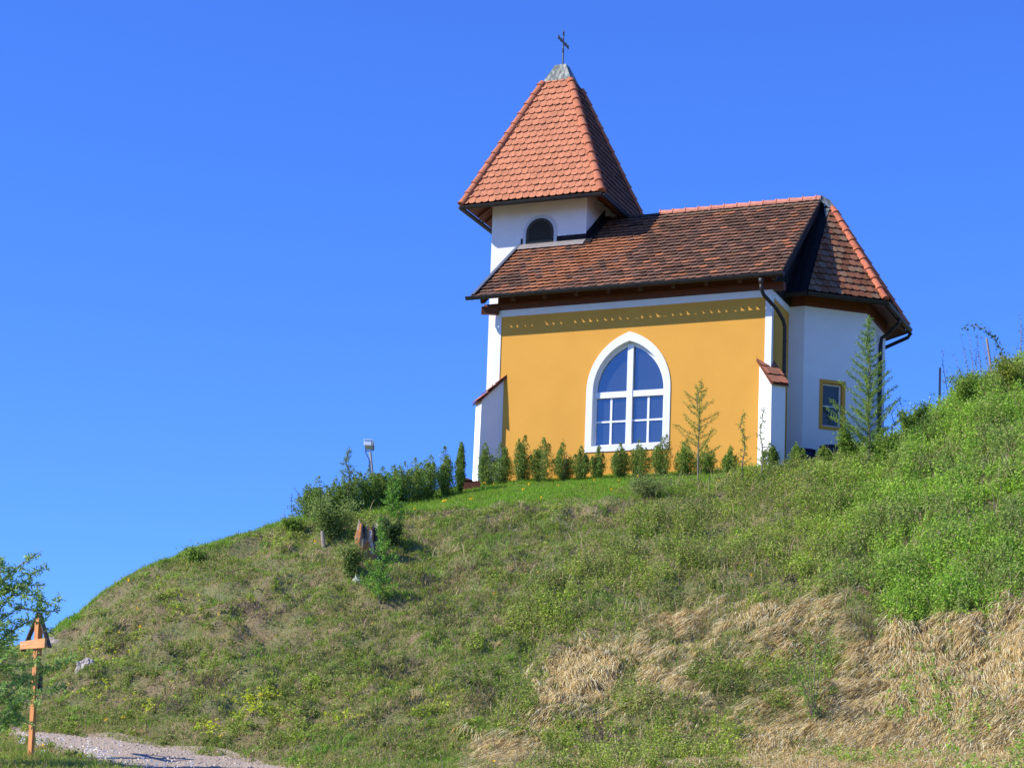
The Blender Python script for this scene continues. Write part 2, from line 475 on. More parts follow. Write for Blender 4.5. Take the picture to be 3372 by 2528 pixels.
# big window
win = MB()
y0 = -.025
ring_o = [(WCX - WHW, WZ0)] + ou + [(WCX + WHW, WZ0)]
ring_i = [(OX0, OZ0)] + op + [(OX1, OZ0)]
n = len(ring_o)
for i in range(n):
    j = (i + 1) % n
    a, b, c, d = ring_o[i], ring_o[j], ring_i[j], ring_i[i]
    win.add([(a[0], y0, a[1]), (b[0], y0, b[1]), (c[0], y0, c[1]), (d[0], y0, d[1])], [(0, 1, 2, 3)])
    win.add([(a[0], y0, a[1]), (b[0], y0, b[1]), (b[0], .02, b[1]), (a[0], .02, a[1])], [(0, 1, 2, 3)])
    win.add([(d[0], y0, d[1]), (c[0], y0, c[1]), (c[0], .26, c[1]), (d[0], .26, d[1])], [(0, 3, 2, 1)])
surround = win.make('window_surround', M['white'], chapel)
fr = MB(); fy0, fy1 = .15, .23
ii = arch_pts(WHW - BW - .07, WSP, WAP - BW * 1.35 - .10)
ring_f = [(OX0 + .07, OZ0 + .06)] + ii + [(OX1 - .07, OZ0 + .06)]
for i in range(n):
    j = (i + 1) % n
    a, b, c, d = ring_i[i], ring_i[j], ring_f[j], ring_f[i]
    fr.add([(a[0], fy0, a[1]), (b[0], fy0, b[1]), (c[0], fy0, c[1]), (d[0], fy0, d[1])], [(0, 1, 2, 3)])
    fr.add([(d[0], fy0, d[1]), (c[0], fy0, c[1]), (c[0], fy1, c[1]), (d[0], fy1, d[1])], [(0, 1, 2, 3)])
TRB, TRT = 2.27, 2.44
fr.box(WCX - .085, WCX + .085, fy0 - .05, fy1, OZ0 + .01, WAP - BW * 1.35 - .09)
fr.box(OX0 + .002, WCX - .087, fy0 - .03, fy1, TRB, TRT)
fr.box(WCX + .087, OX1 - .002, fy0 - .03, fy1, TRB, TRT)
for sx in (-1, 1):
    mx = WCX + sx * (.085 + (WHW - BW - .085) / 2 - .02)
    fr.box(mx - .03, mx + .03, fy0 + .012, fy1, OZ0 + .061, TRB - .002)
    for xa, xb in ((WCX + sx * .087, mx - sx * .031), (mx + sx * .031, WCX + sx * (WHW - BW - .072))):
        fr.box(min(xa, xb), max(xa, xb), fy0 + .015, fy1, 1.57, 1.62)
wf = fr.make('window_frame', M['winwhite'], chapel)
g = MB()
def pane(mb, poly, y):
    mb.add([(p[0], y, p[1]) for p in poly] + [(p[0], y + .02, p[1]) for p in poly], [tuple(range(len(poly))), tuple(reversed(range(len(poly), 2 * len(poly))))])
pane(g, ring_f, .20)
gl = g.make('pane', M['glass'], wf)
bk = MB(); bk.box(OX0 + .05, OX1 - .05, .5, .52, OZ0, WAP - .5); bk.make('interior_shade', M['dark'], wf)

# buttresses
def buttress(pts_out, wallp, ztop_wall, ztop_out, tilecol, ntile):
    """pts_out: two outer corners, wallp: two wall contact points (same order)"""
    b = MB()
    A, B = [np.array(p) for p in pts_out]; P, Q = [np.array(p) for p in wallp]
    poly = [P, A, B, Q]
    zt = [ztop_wall, ztop_out, ztop_out, ztop_wall]
    area = sum(poly[i][0] * poly[(i + 1) % 4][1] - poly[(i + 1) % 4][0] * poly[i][1] for i in range(4))
    if area < 0: poly = poly[::-1]; zt = zt[::-1]
    # slight batter: base wider
    cen = (P + Q) / 2; out = ((A + B) / 2 - cen); out /= np.linalg.norm(out)
    n = 4
    vs = []
    for i, p in enumerate(poly):
        s = .05 if (np.allclose(p, A) or np.allclose(p, B)) else 0
        vs.append((p[0] + out[0] * s, p[1] + out[1] * s, WD))
    vs += [(p[0], p[1], zt[i]) for i, p in enumerate(poly)]
    b.add(vs, [(3, 2, 1, 0), (4, 5, 6, 7)] + [(i, (i + 1) % 4, 4 + (i + 1) % 4, 4 + i) for i in range(4)])
    bo = b.make('buttress', M['white'], chapel)
    # little tiled roof
    side = (B - A); wd = np.linalg.norm(side); side /= wd
    slope = (ztop_wall - ztop_out) / np.linalg.norm((A + B) / 2 - cen)
    ov = .09
    O2 = A + out * ov - side * .06
    O3 = np.array([O2[0], O2[1], ztop_out - slope * ov + .03])
    Lh = np.linalg.norm((A + B) / 2 - cen) + ov + .10
    vax = np.array([-out[0], -out[1], slope]); L = Lh * math.sqrt(1 + slope * slope)
    uax = np.array([side[0], side[1], 0])
    r = MB()
    W = wd + .12
    # deck
    nrm = np.cross(uax, vax / np.linalg.norm(vax));
    if nrm[2] < 0: nrm = -nrm
    vv = vax / np.linalg.norm(vax)
    r.slab([O3, O3 + uax * W, O3 + uax * W + vv * L, O3 + vv * L], -nrm * .035, (.2, .08, .05))
    clip = [(0, 0), (W, 0), (W, L), (0, L)]
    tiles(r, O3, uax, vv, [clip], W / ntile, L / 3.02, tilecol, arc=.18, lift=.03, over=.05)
    r.make('buttress_roof', M['tile'], bo, col=True)
    return bo
def bt_col(u, v):
    t = rnd.random(); return tuple(np.array((.40, .15, .085)) * (1 - .45 * t) + np.array((.16, .12, .07)) * .35 * t)
lb = buttress([(-8.34, -.48), (-8.66, -.15)], [(-7.87, 0.01), (-8.17, .33)], 2.98, 2.30, bt_col, 2)
tag(lb, 'left corner buttress beside the tower')
rb = buttress([(.19, -.52), (.50, -.23)], [(-.32, 0.01), (.0, .27)], 2.98, 2.28, bt_col, 2)
tag(rb, 'right corner buttress with small red tiled roof')

# ---- nave roof
EZ, EY = 5.24, -.60
SL = (8.80 - EZ) / (MY - EY)
ths = math.atan(SL); RL = (MY - EY) / math.cos(ths)
XL, XR, XRT = -8.69, .46, .27
def nave_col(u, v):
    x = XL + u
    yy = v * math.cos(ths) + EY
    n = float(fbm(np.array(u * .9), np.array(v * .9), 21, 3))
    orange = 0.05
    # fresher tiles sheltered by the tower and in a slanting band below it
    if x < -4.6: orange += .5 * max(0, min(1, (yy - .1) / 1.6))
    band = abs((x + 5.6) - (yy - 2.3) * .45)
    if band < .75 and yy < 3.1: orange += .75 * (1 - band / .95)
    orange += .08 * (n - .45) * 3
    t = rnd.random()
    if t < orange:
        c = np.array((.30, .125, .062)) * rnd.uniform(.75, 1.15)
    elif t < orange + .36:
        c = np.array((.20, .10, .062)) * rnd.uniform(.75, 1.2)
    elif t < orange + .36:
        c = np.array((.16, .12, .08)) * rnd.uniform(.8, 1.15)
    else:
        c = np.array((.125, .073, .050)) * rnd.uniform(.75, 1.25)
    c = c * 1.1
    if yy > 3.85: c = c * .5 + np.array((.20, .155, .10)) * .5
    return tuple(c)
roof = MB()
for sgn in (1, -1):
    def yp(y): return y if sgn == 1 else NW - y
    O3 = (XL, yp(EY), EZ)
    vax = (0, sgn * math.cos(ths), math.sin(ths))
    vT = (TY0 - EY) / math.cos(ths)
    tw = .222; ex = RL / 22.4
    uT = TX1 - XL
    WR = XR - XL; WT = XRT - XL
    uat = lambda v: WR + (WT - WR) * v / RL
    cl1 = [(0, 0), (WR, 0), (uat(vT), vT), (0, vT)]
    cl2 = [(uT, vT), (uat(vT), vT), (WT, RL), (uT, RL)]
    tiles(roof, O3, (1, 0, 0), vax, [cl1, cl2], tw, ex, nave_col, arc=.42, lift=.055, thick=.022, over=.35, lip_shade=.5)
    nrm = np.array((0, -sgn * math.sin(ths), math.cos(ths)))
    P = lambda u, v: np.array(O3) + np.array((1, 0, 0)) * u + np.array(vax) * v
    roof.slab([P(.02, .14), P(WR - .02, .14), P(uat(vT) - .02, vT), P(WT - .02, RL - .02), P(.02, RL - .02)], -nrm * .06, (.05, .03, .02))
nr = roof.make('nave_roof', M['tile'], chapel, col=True)
tag(nr, 'weathered brown plain tile roof of the nave')
rg = MB()
rcol = lambda x: tuple(np.array((.55, .23, .15)) * rnd.uniform(.88, 1.08))
ridge_run(rg, (-4.72, MY, 8.83), (XRT - .02, MY, 8.83), .13, .40, rcol)
rg.make('ridge_tile', M['tile'], nr, smooth=False, col=True)
# soffit boards, rafters, wall plate
sf = MB(); rafters = []
for sgn in (1, -1):
    def yp(y): return y if sgn == 1 else NW - y
    zc = lambda y: EZ + (y - EY) * SL
    a = [(XL + .05, yp(EY + .15), zc(EY + .15) - .085), (XR - .05, yp(EY + .15), zc(EY + .15) - .085), (XR - .05, yp(.3), zc(.3) - .085), (XL + .05, yp(.3), zc(.3) - .085)]
    sf.slab(a, np.array((0, 0, -.02)))
    ya, yb = sorted((yp(-.035), yp(.2)))
    sf.box(XL + .12, .33, ya, yb, NH + .004, NH + .21)
    for k in range(10):
        x = -8.42 + k * .955
        rf = MB(); rf.beam((x, yp(EY + .10), zc(EY + .10) - .165), (x, yp(.028), zc(.028) - .165), .12, .12)
        rafters.append(rf)
    ya, yb = sorted((yp(.03), yp(.2)))
    sf.box(-NL + .02, -.03, ya, yb, NH + .212, zc(.03) - .12)
sf.beam((-8.55, -.25, NH - .02), (-8.1, -.02, NH - .02), .16, .2)
nso = sf.make('eave_timber', M['wood'], chapel)
M['darkrafter'] = noisy('dark_rafter_wood', (.045, .02, .012), (.07, .03, .016), 6, .7)
for rf in rafters: rf.make('rafter', M['darkrafter'], nso)
# east gable (dark sheet) with barge boards, west barge board
gb = MB()
zc = lambda y: EZ + (y - EY) * SL
gb.slab([(.001, -.02, NH + .0), (.001, NW + .02, NH + .0), (.001, NW + .02, zc(-.02) - .1), (.001, MY, zc(MY) - .1), (.001, -.02, zc(-.02) - .1)], np.array((.05, 0, 0)))
gb.beam((XR - .03, EY + .0, EZ - .05), (XRT - .03, MY, 8.80 - .05), .035, .24)
gb.beam((XR - .03, NW - EY, EZ - .05), (XRT - .03, MY, 8.80 - .05), .035, .24)
for k in range(6):
    gb.box(.052, .066, .5 + k * .62 - .012, .5 + k * .62 + .012, NH, zc(.5 + k * .62) - .15)
gb.make('gable_cladding', M['dark'], chapel)
vb = MB()
vT = TY0
vb.beam((XL - .012, EY - .05, EZ - .0), (XL - .012, TY0 + .02, EZ + (TY0 - EY) * SL + .03), .03, .15)
vb.beam((XL + .03, EY - .05, EZ + .11), (XL + .03, TY0 + .02, EZ + (TY0 - EY) * SL + .14), .1, .025)
vb.make('verge_board', M['verge'], chapel)
# gutters as half-round channels
def gutter(mb, p, q, r=.075):
    p = np.array(p, float); q = np.array(q, float); d = (q - p) / np.linalg.norm(q - p)
    s = np.cross(d, (0, 0, 1.0))
    n = 8; vs = []
    for (P, rr) in ((p, r), (q, r), (q, r - .006), (p, r - .006)):
        for a in range(n + 1):
            th = math.pi + math.pi * a / n
            vs.append(P + s * math.cos(th) * rr + np.array((0, 0, 1.0)) * math.sin(th) * rr * 1.15)
    m = n + 1; fs = []
    for a in range(n):
        fs.append((a, a + 1, m + a + 1, m + a)); fs.append((2 * m + a, 2 * m + a + 1, 3 * m + a + 1, 3 * m + a))
    fs += [(0, m, 2 * m, 3 * m), (n, 3 * m + n, 2 * m + n, m + n)]
    fs += [tuple(range(m)), tuple(range(m, 2 * m))]
    mb.add(vs, fs)
    for sg in (-1, 1):
        mb.tube([p + s * sg * r, q + s * sg * r], .012, 6)
    L = np.linalg.norm(q - p); k = int(L / .85)
    for i in range(k + 1):
        c = p + d * (L * (i + .3) / (k + 1))
        mb.beam(c - s * r, c + s * r, .03, .008)
GZ = 5.215
gt = MB(); gutter(gt, (-8.86, EY - .068, GZ + .046), (XR + .05, EY - .069, GZ + .026)); gt.make('gutter', M['gutter'], chapel)
gt = MB(); gutter(gt, (-8.86, NW - EY + .075, GZ), (XR + .05, NW - EY + .075, GZ)); gt.make('gutter', M['gutter'], chapel)
dp = MB()
dpx = -.12
dp.tube([(dpx, EY - .075, GZ - .09), (dpx, EY - .075, GZ - .26)], [.085, .05], 10)
dp.tube([(dpx, EY - .075, GZ - .24), (dpx, EY - .07, GZ - .36), (dpx + .05, EY + .02, GZ - .52), (dpx + .30, -.10, GZ - .82), (dpx + .40, .18, GZ - 1.05), (dpx + .42, .30, GZ - 1.22), (dpx + .42, .32, GZ - 2.9), (dpx + .42, .32, -1)], .052, 10)
for zz in (3.6, 2.6): dp.tube([(dpx + .42, .32, zz), (dpx + .42, .32, zz + .04)], .06, 10)
dp.make('downpipe', M['gutter'], chapel, smooth=True)

# ---- apse
AW = [(0, 1.80), (.45, 1.80), (1.93, 3.05), (1.93, 5.45), (.45, 6.70), (0, 6.70)]
ap = MB()
def wallq(mb, p, q, z0, z1): mb.add([(p[0], p[1], z0), (q[0], q[1], z0), (q[0], q[1], z1), (p[0], p[1], z1)], [(0, 1, 2, 3)])
for i in range(5):
    if i != 1: wallq(ap, AW[i], AW[i + 1], WD, NH)
p1 = np.array(AW[1]); p2 = np.array(AW[2]); dl = np.linalg.norm(p2 - p1); dd = (p2 - p1) / dl
nn = np.array((dd[1], -dd[0]))
AU0, AU1, AZ0, AZ1 = .60, 1.20, 1.63, 2.86      # opening
def dq(u, z, o=0.0): p = p1 + dd * u + nn * o; return (p[0], p[1], z)
for (ua, ub, za, zb) in ((0, AU0, WD, NH), (AU1, dl, WD, NH), (AU0, AU1, WD, AZ0), (AU0, AU1, AZ1, NH)):
    ap.add([dq(ua, za), dq(ub, za), dq(ub, zb), dq(ua, zb)], [(0, 1, 2, 3)])
ap.add([(p[0], p[1], NH) for p in AW], [tuple(range(6))])
tag(ap.make('apse_wall', M['white'], chapel), 'white plastered walls of the angled apse')
s = MB()
def dbox(mb, ua, ub, za, zb, oa, ob):
    vs = [dq(ua, za, oa), dq(ub, za, oa), dq(ub, za, ob), dq(ua, za, ob), dq(ua, zb, oa), dq(ub, zb, oa), dq(ub, zb, ob), dq(ua, zb, ob)]
    mb.add(vs, [(0, 3, 2, 1), (4, 5, 6, 7), (0, 1, 5, 4), (1, 2, 6, 5), (2, 3, 7, 6), (3, 0, 4, 7)])
b_ = .095
dbox(s, AU0 - b_, AU0, AZ0 - b_, AZ1 + b_, -.15, .025); dbox(s, AU1, AU1 + b_, AZ0 - b_, AZ1 + b_, -.15, .025)
dbox(s, AU0, AU1, AZ0 - b_, AZ0, -.15, .022); dbox(s, AU0, AU1, AZ1, AZ1 + b_, -.15, .022)
aws = s.make('small_window_surround', M['ochre'], chapel)
s = MB()
dbox(s, AU0 + .001, AU0 + .045, AZ0 + .001, AZ1 - .001, -.14, -.09); dbox(s, AU1 - .045, AU1 - .001, AZ0 + .001, AZ1 - .001, -.14, -.09)
dbox(s, AU0 + .046, AU1 - .046, AZ0 + .001, AZ0 + .045, -.14, -.09); dbox(s, AU0 + .046, AU1 - .046, AZ1 - .05, AZ1 - .001, -.14, -.09)
dbox(s, AU0 + .046, AU1 - .046, 2.21, 2.235, -.135, -.095)
swf = s.make('small_window_frame', M['winwhite'], chapel)
s = MB(); dbox(s, AU0 + .04, AU1 - .04, AZ0 + .04, AZ1 - .04, -.13, -.12); s.make('pane', M['dglass'], swf)
# apse roof
OVA = .58
def off_ring(pts, o):
    """offset of the open wall line outward (to the right of travel)"""
    segs = []
    for i in range(len(pts) - 1):
        a = np.array(pts[i], float); b = np.array(pts[i + 1], float); d = (b - a) / np.linalg.norm(b - a)
        nrm = np.array((d[1], -d[0])); segs.append((a + nrm * o, d))
    out = [segs[0][0]]
    for (a, d), (b, f_) in zip(segs, segs[1:]):
        Mx = np.array([[d[0], -f_[0]], [d[1], -f_[1]]]); t = np.linalg.solve(Mx, b - a); out.append(a + d * t[0])
    a, d = segs[-1]; out.append(a + d * np.linalg.norm(np.array(pts[-1]) - np.array(pts[-2])))
    return out
ER = off_ring(AW, OVA)
APX = np.array((.50, 4.25, 8.62)); AP0 = np.array((.02, 4.25, 8.62))
def apse_col(u, v):
    t = rnd.random()
    if t < .3: return tuple(np.array((.22, .13, .075)) * rnd.uniform(.8, 1.2))
    return tuple(np.array((.26, .11, .058)) * rnd.uniform(.6, 1.2))
ar = MB()
def roof_face(mb, pts3, colf, w, rows, arc=.3, lift=.045, deck=True, under=(.05, .03, .02)):
    """pts3: eave start, eave end, then top vertices (ccw from outside)"""
    P = [np.array(p, float) for p in pts3]
    O3 = P[0]; uax = P[1] - P[0]; uax /= np.linalg.norm(uax)
    nrm = np.cross(uax, P[2] - P[0]); nrm /= np.linalg.norm(nrm)
    vax = np.cross(nrm, uax)
    cl = [((p - O3) @ uax, (p - O3) @ vax) for p in P]
    L = max(c[1] for c in cl)
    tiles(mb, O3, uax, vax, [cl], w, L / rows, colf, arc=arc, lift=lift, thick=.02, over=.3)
    if deck: mb.slab([p - nrm * .001 for p in P], -nrm * .05, under)
E3 = [np.array((e_[0], e_[1], EZ - .02)) for e_ in ER]
faces = [(E3[0], E3[1], APX, AP0), (E3[1], E3[2], APX), (E3[2], E3[3], APX), (E3[3], E3[4], APX), (E3[4], E3[5], AP0, APX)]
for fc in faces[1:4]: roof_face(ar, fc, apse_col, .225, 15.0)
aro = ar.make('apse_roof', M['tile'], chapel, col=True)
tag(aro, 'steep many sided tile roof over the apse')
am = MB()
for fc in (faces[0], faces[4]):
    P = [np.array(p, float) for p in fc]
    nrm = np.cross(P[1] - P[0], P[2] - P[0]); nrm /= np.linalg.norm(nrm)
    am.slab([p + nrm * .03 for p in P], -nrm * .06)
    for k in range(2):
        f = .35 + .3 * k
        am.beam(P[0] * (1 - f) + P[1] * f + nrm * .04, P[3] * (1 - f) + P[2] * f + nrm * .04, .02, .03)
am.make('valley_sheet', M['dark'], aro)
hcol = lambda x: tuple(np.array((.50, .165, .09)) * rnd.uniform(.85, 1.1))
for k in (2, 3):
    hr = MB()
    hd = APX - E3[k]; hd /= np.linalg.norm(hd)
    ridge_run(hr, E3[k] + hd * .02 + np.array((0, 0, .045)), APX + np.array((0, 0, .03)) - hd * .12, .115, .42, hcol)
    hr.make('hip_tile', M['tile'], aro, col=True)
cp = MB()
c0 = APX + np.array((0, 0, .14))
cp.add([(XRT - .06, MY - .16, 8.80), (XRT - .06, MY, 8.99), (XRT - .06, MY + .16, 8.80), tuple(APX + np.array((.0, -.20, -.08))), tuple(APX + np.array((.16, -.09, -.06))), tuple(APX + np.array((.16, .12, -.06))), tuple(APX + np.array((0, .22, -.08))), tuple(APX + np.array((.0, .02, .20)))],
       [(0, 3, 7, 1), (3, 4, 7), (4, 5, 7), (5, 6, 7), (6, 2, 1, 7), (0, 1, 2)])
cp.add([tuple(APX + np.array((-.12, -.22, -.10))), tuple(APX + np.array((.03, -.16, -.10))), tuple(APX + np.array((.02, -.55, -.52)))], [(0, 2, 1)])
cp.make('copper_cap', M['copper'], aro)
# apse gutter and timber
ag = MB()
RG = off_ring(AW, OVA + .075)
for k in range(5):
    gutter(ag, (RG[k][0], RG[k][1], GZ - .03), (RG[k + 1][0], RG[k + 1][1], GZ - .03))
agt = ag.make('gutter', M['gutter'], chapel)
at_ = MB()
R1 = off_ring(AW, .04); R2 = off_ring(AW, OVA - .02); R0 = off_ring(AW, -.1)
for k in range(5):
    zt = EZ - .02
    at_.slab([(R1[k][0], R1[k][1], NH + .3), (R2[k][0], R2[k][1], zt - .10), (R2[k + 1][0], R2[k + 1][1], zt - .10), (R1[k + 1][0], R1[k + 1][1], NH + .3)], np.array((0, 0, .02)))
    a = [R0[k], R1[k], R1[k + 1], R0[k + 1]]
    at_.prism(a, NH + .004, NH + .29)
at_.make('eave_timber', M['wood'], chapel)
ad = MB()
gx, gy = RG[3][0] - .02, RG[3][1] + .02
pyy = 4.55
ad.tube([(RG[2][0], pyy - .3, GZ - .10), (RG[2][0], pyy - .3, GZ - .2), (RG[2][0] - .35, pyy, GZ - .42), (2.02, pyy, GZ - .55), (2.0, pyy, GZ - .75), (2.0, pyy, 2.0), (2.0, pyy, -1)], .055, 10)
ad.tube([(RG[3][0], RG[3][1] + .15, GZ - .08), (RG[3][0] - .1, RG[3][1] + .2, GZ - .2), (1.5, 5.9, GZ - .6)], .055, 10)
ad.make('downpipe', M['gutter'], chapel, smooth=True)

# ---- tower
THI = 9.45
tw_ = MB(); tw_.box(TX0, TX1, TY0, TY1, WD, THI)
tow = tw_.make('tower', M['cream'], chapel)
tag(tow, 'plain white square tower wall')
SH = 1.53 + .70; ZE, ZT, HT = 8.93, 13.86, .16
CAPZ = 13.20; hcap = SH - (CAPZ - ZE) * (SH - HT) / (ZT - ZE)
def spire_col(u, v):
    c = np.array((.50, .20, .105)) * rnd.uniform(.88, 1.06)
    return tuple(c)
def dark_spire_col(u, v):  # darker, browner tile colour for the east and north faces
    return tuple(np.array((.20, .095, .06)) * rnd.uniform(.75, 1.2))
sp = MB()
cs = [(-1, -1), (1, -1), (1, 1), (-1, 1)]
for k in range(4):
    a = cs[k]; b = cs[(k + 1) % 4]
    P = [(TCX + a[0] * SH, MY + a[1] * SH, ZE), (TCX + b[0] * SH, MY + b[1] * SH, ZE), (TCX + b[0] * hcap, MY + b[1] * hcap, CAPZ + .02), (TCX + a[0] * hcap, MY + a[1] * hcap, CAPZ + .02)]
    roof_face(sp, P, spire_col if k in (0, 3) else dark_spire_col, .218, 19.3, arc=.36, lift=.04)
spo = sp.make('spire_roof', M['tile'], tow, col=True)
tag(spo, 'steep red tile spire of the tower')
scol = lambda x: tuple(np.array((.46, .17, .09)) * rnd.uniform(.88, 1.08))
for a in cs:
    hp = MB()
    lo = np.array((TCX + a[0] * SH, MY + a[1] * SH, ZE + .03)); hi = np.array((TCX + a[0] * hcap, MY + a[1] * hcap, CAPZ + .02))
    hd = (hi - lo) / np.linalg.norm(hi - lo)
    ridge_run(hp, lo - hd * .02, hi, .125, .40, scol, up=(a[0], a[1], 0.001))
    hp.make('hip_tile', M['tile'], spo, col=True)
# bird droppings streak tiles are part of the tiles' colour; copper cap and cross
cc = MB()
hb = hcap + .07; ht = HT + .015
vs = [(TCX + a[0] * hb, MY + a[1] * hb, CAPZ - .05) for a in cs] + [(TCX + a[0] * ht, MY + a[1] * ht, ZT) for a in cs]
cc.add(vs, [(3, 2, 1, 0), (4, 5, 6, 7)] + [(i, (i + 1) % 4, 4 + (i + 1) % 4, 4 + i) for i in range(4)])
cc.make('copper_cap', M['copper'], spo)
cr = MB()
cz = ZT + .78
cr.tube([(TCX, MY, ZT - .05), (TCX, MY, ZT + .55)], .028, 8)
cr.tube([(TCX, MY, ZT + .55), (TCX, MY, ZT + 1.20)], [.024, .014], 8)
cr.tube([(TCX, MY - .42, cz), (TCX, MY + .42, cz)], .028, 8)
for (yy, zz) in ((-.40, .0), (.40, .0), (0, .27), (0, -.27), (-.2, .0), (.2, 0)):
    for dy, dz in ((.05, .05), (-.05, .05), (.05, -.05), (-.05, -.05)):
        cr.tube([(TCX, MY + yy, cz + zz), (TCX, MY + yy + dy, cz + zz + dz)], [.014, .024], 6)
for k in range(8):
    a = 2 * math.pi * (k + .5) / 8
    cr.tube([(TCX, MY, cz), (TCX, MY + .15 * math.cos(a), cz + .15 * math.sin(a))], [.012, .008], 5)
tag(cr.make('roof_cross', M['iron'], spo), 'small wrought iron cross on the spire tip')
# tower eave: gutter, soffit
tg = MB(); go = SH + .045
for k in range(4):
    a = cs[k]; b = cs[(k + 1) % 4]
    gutter(tg, (TCX + a[0] * go, MY + a[1] * go, ZE - .06), (TCX + b[0] * go, MY + b[1] * go, ZE - .06), .07)
tg.make('gutter', M['gutter'], tow)
ts = MB()
for k in range(4):
    a = cs[k]; b = cs[(k + 1) % 4]
    o1 = SH - .03; i1 = 1.54
    ts.slab([(TCX + a[0] * o1, MY + a[1] * o1, ZE - .03), (TCX + b[0] * o1, MY + b[1] * o1, ZE - .03), (TCX + b[0] * i1, MY + b[1] * i1, ZE + .48), (TCX + a[0] * i1, MY + a[1] * i1, ZE + .48)], np.array((0, 0, .02)))
    for j in range(5):
        f = .12 + .76 * j / 4
        p = np.array((a[0] + (b[0] - a[0]) * f, a[1] + (b[1] - a[1]) * f))
        nrm = np.array(((a[0] + b[0]) / 2, (a[1] + b[1]) / 2))
        q0 = np.array((TCX, MY)) + p * 1.53 * (1 - abs(nrm)) + nrm * 1.535
        q1 = q0 + nrm * .62
        ts.beam((q0[0], q0[1], ZE + .40), (q1[0], q1[1], ZE - .02), .11, .10)
ts.make('eave_timber', M['wood'], tow)
# louvre opening
lv = MB(); LX, LW, LZ0, LSP = -7.985, .445, 7.80, 8.10
def arcring(r, z0, spr, cx=LX, n=12):
    return [(cx - r, z0)] + [(cx - r * math.cos(math.pi * i / n), spr + r * math.sin(math.pi * i / n)) for i in range(n + 1)] + [(cx + r, z0)]
ra = arcring(LW + .10, LZ0 - .02, LSP); rb_ = arcring(LW, LZ0 - .02, LSP); rc = arcring(LW - .09, LZ0 + .07, LSP)
y1 = TY0 - .03
def strip(mb, A, B, ya, yb):
    for i in range(len(A) - 1):
        a, b, c, d = A[i], A[i + 1], B[i + 1], B[i]
        mb.add([(a[0], ya, a[1]), (b[0], ya, b[1]), (c[0], yb, c[1]), (d[0], yb, d[1])], [(0, 1, 2, 3)])
strip(lv, ra, rb_, y1, y1); strip(lv, ra, ra, y1, TY0 + .01)
lvo = lv.make('louvre_surround', mat('grey_white_paint', (.55, .56, .57), .8), tow)
lf = MB(); strip(lf, rb_, rc, y1 - .012, y1 - .012); strip(lf, rb_, rb_, y1 - .012, TY0); strip(lf, rc, rc, y1 - .012, TY0 - .003)
lf.box(LX - LW, LX + LW, y1 - .012, TY0 - .004, LZ0 - .02, LZ0 + .068)
lf.make('louvre_frame', M['louvre'], lvo)
ls = MB()
zz = LZ0 + .10
while zz < LSP + LW - .14:
    hw = LW - .10 if zz < LSP else math.sqrt(max(0, (LW - .10) ** 2 - (zz - LSP) ** 2))
    ls.add([(LX - hw, TY0 - .034, zz), (LX + hw, TY0 - .034, zz), (LX + hw, TY0 - .006, zz + .045), (LX - hw, TY0 - .006, zz + .045), (LX - hw, TY0 - .03, zz - .012), (LX + hw, TY0 - .03, zz - .012)], [(0, 1, 2, 3), (4, 5, 1, 0)])
    zz += .062
ls.make('louvre_slats', M['louvre'], lvo)
bkp = MB(); bkp.add([(p[0], TY0 - .003, p[1]) for p in rc], [tuple(range(len(rc)))]); bkp.make('louvre_backing', M['black'], lvo)
# flashing where tower meets nave roof
fz = EZ + (TY0 - EY) * SL
fl = MB()
fl.slab([(-8.6, TY0 - .02, fz + .12), (TX1 + .03, TY0 - .02, fz + .12), (TX1 + .03, TY0 - .30, fz + .12 - .28 * SL), (-8.6, TY0 - .30, fz + .12 - .28 * SL)], np.array((0, 0, -.02)))
fo = fl.make('flashing', M['flash'], chapel)
fl = MB()
fl.box(-8.6, -8.555, TY0 - .022, TY0 - .001, fz + .1, fz + .30)
fl.box(-8.555, LX - LW - .002, TY0 - .022, TY0 - .001, fz + .1, fz + .28)
fl.make('flashing', M['dark'], chapel)
fl = MB()
fl.box(LX + LW + .002, TX1 + .02, TY0 - .022, TY0 - .001, fz + .1, fz + .28)
fl.make('flashing', M['dark'], chapel)
fl = MB()
fl.slab([(TX1 + .003, TY0 - .02, fz + .1), (TX1 + .003, MY, 8.80 + .1), (TX1 + .003, MY, 8.80 + .35), (TX1 + .003, TY0 - .02, fz + .32)], np.array((.02, 0, 0)))
fl.slab([(TX1, MY - .16, 8.76), (-4.70, MY - .16, 8.76), (-4.70, MY, 8.90), (TX1, MY, 8.90)], np.array((0, .01, -.02)))
fl.make('flashing', M['dark'], chapel)
fl = MB()
fl.slab([(TX1 + .004, TY0 - .28, fz - .1), (TX1 + .02, MY, 8.92), (TX1 + .22, MY, 8.92), (TX1 + .22, TY0 - .28, fz - .1)], np.array((0, -.01, .02)))
fl.make('flashing', M['dark'], chapel)

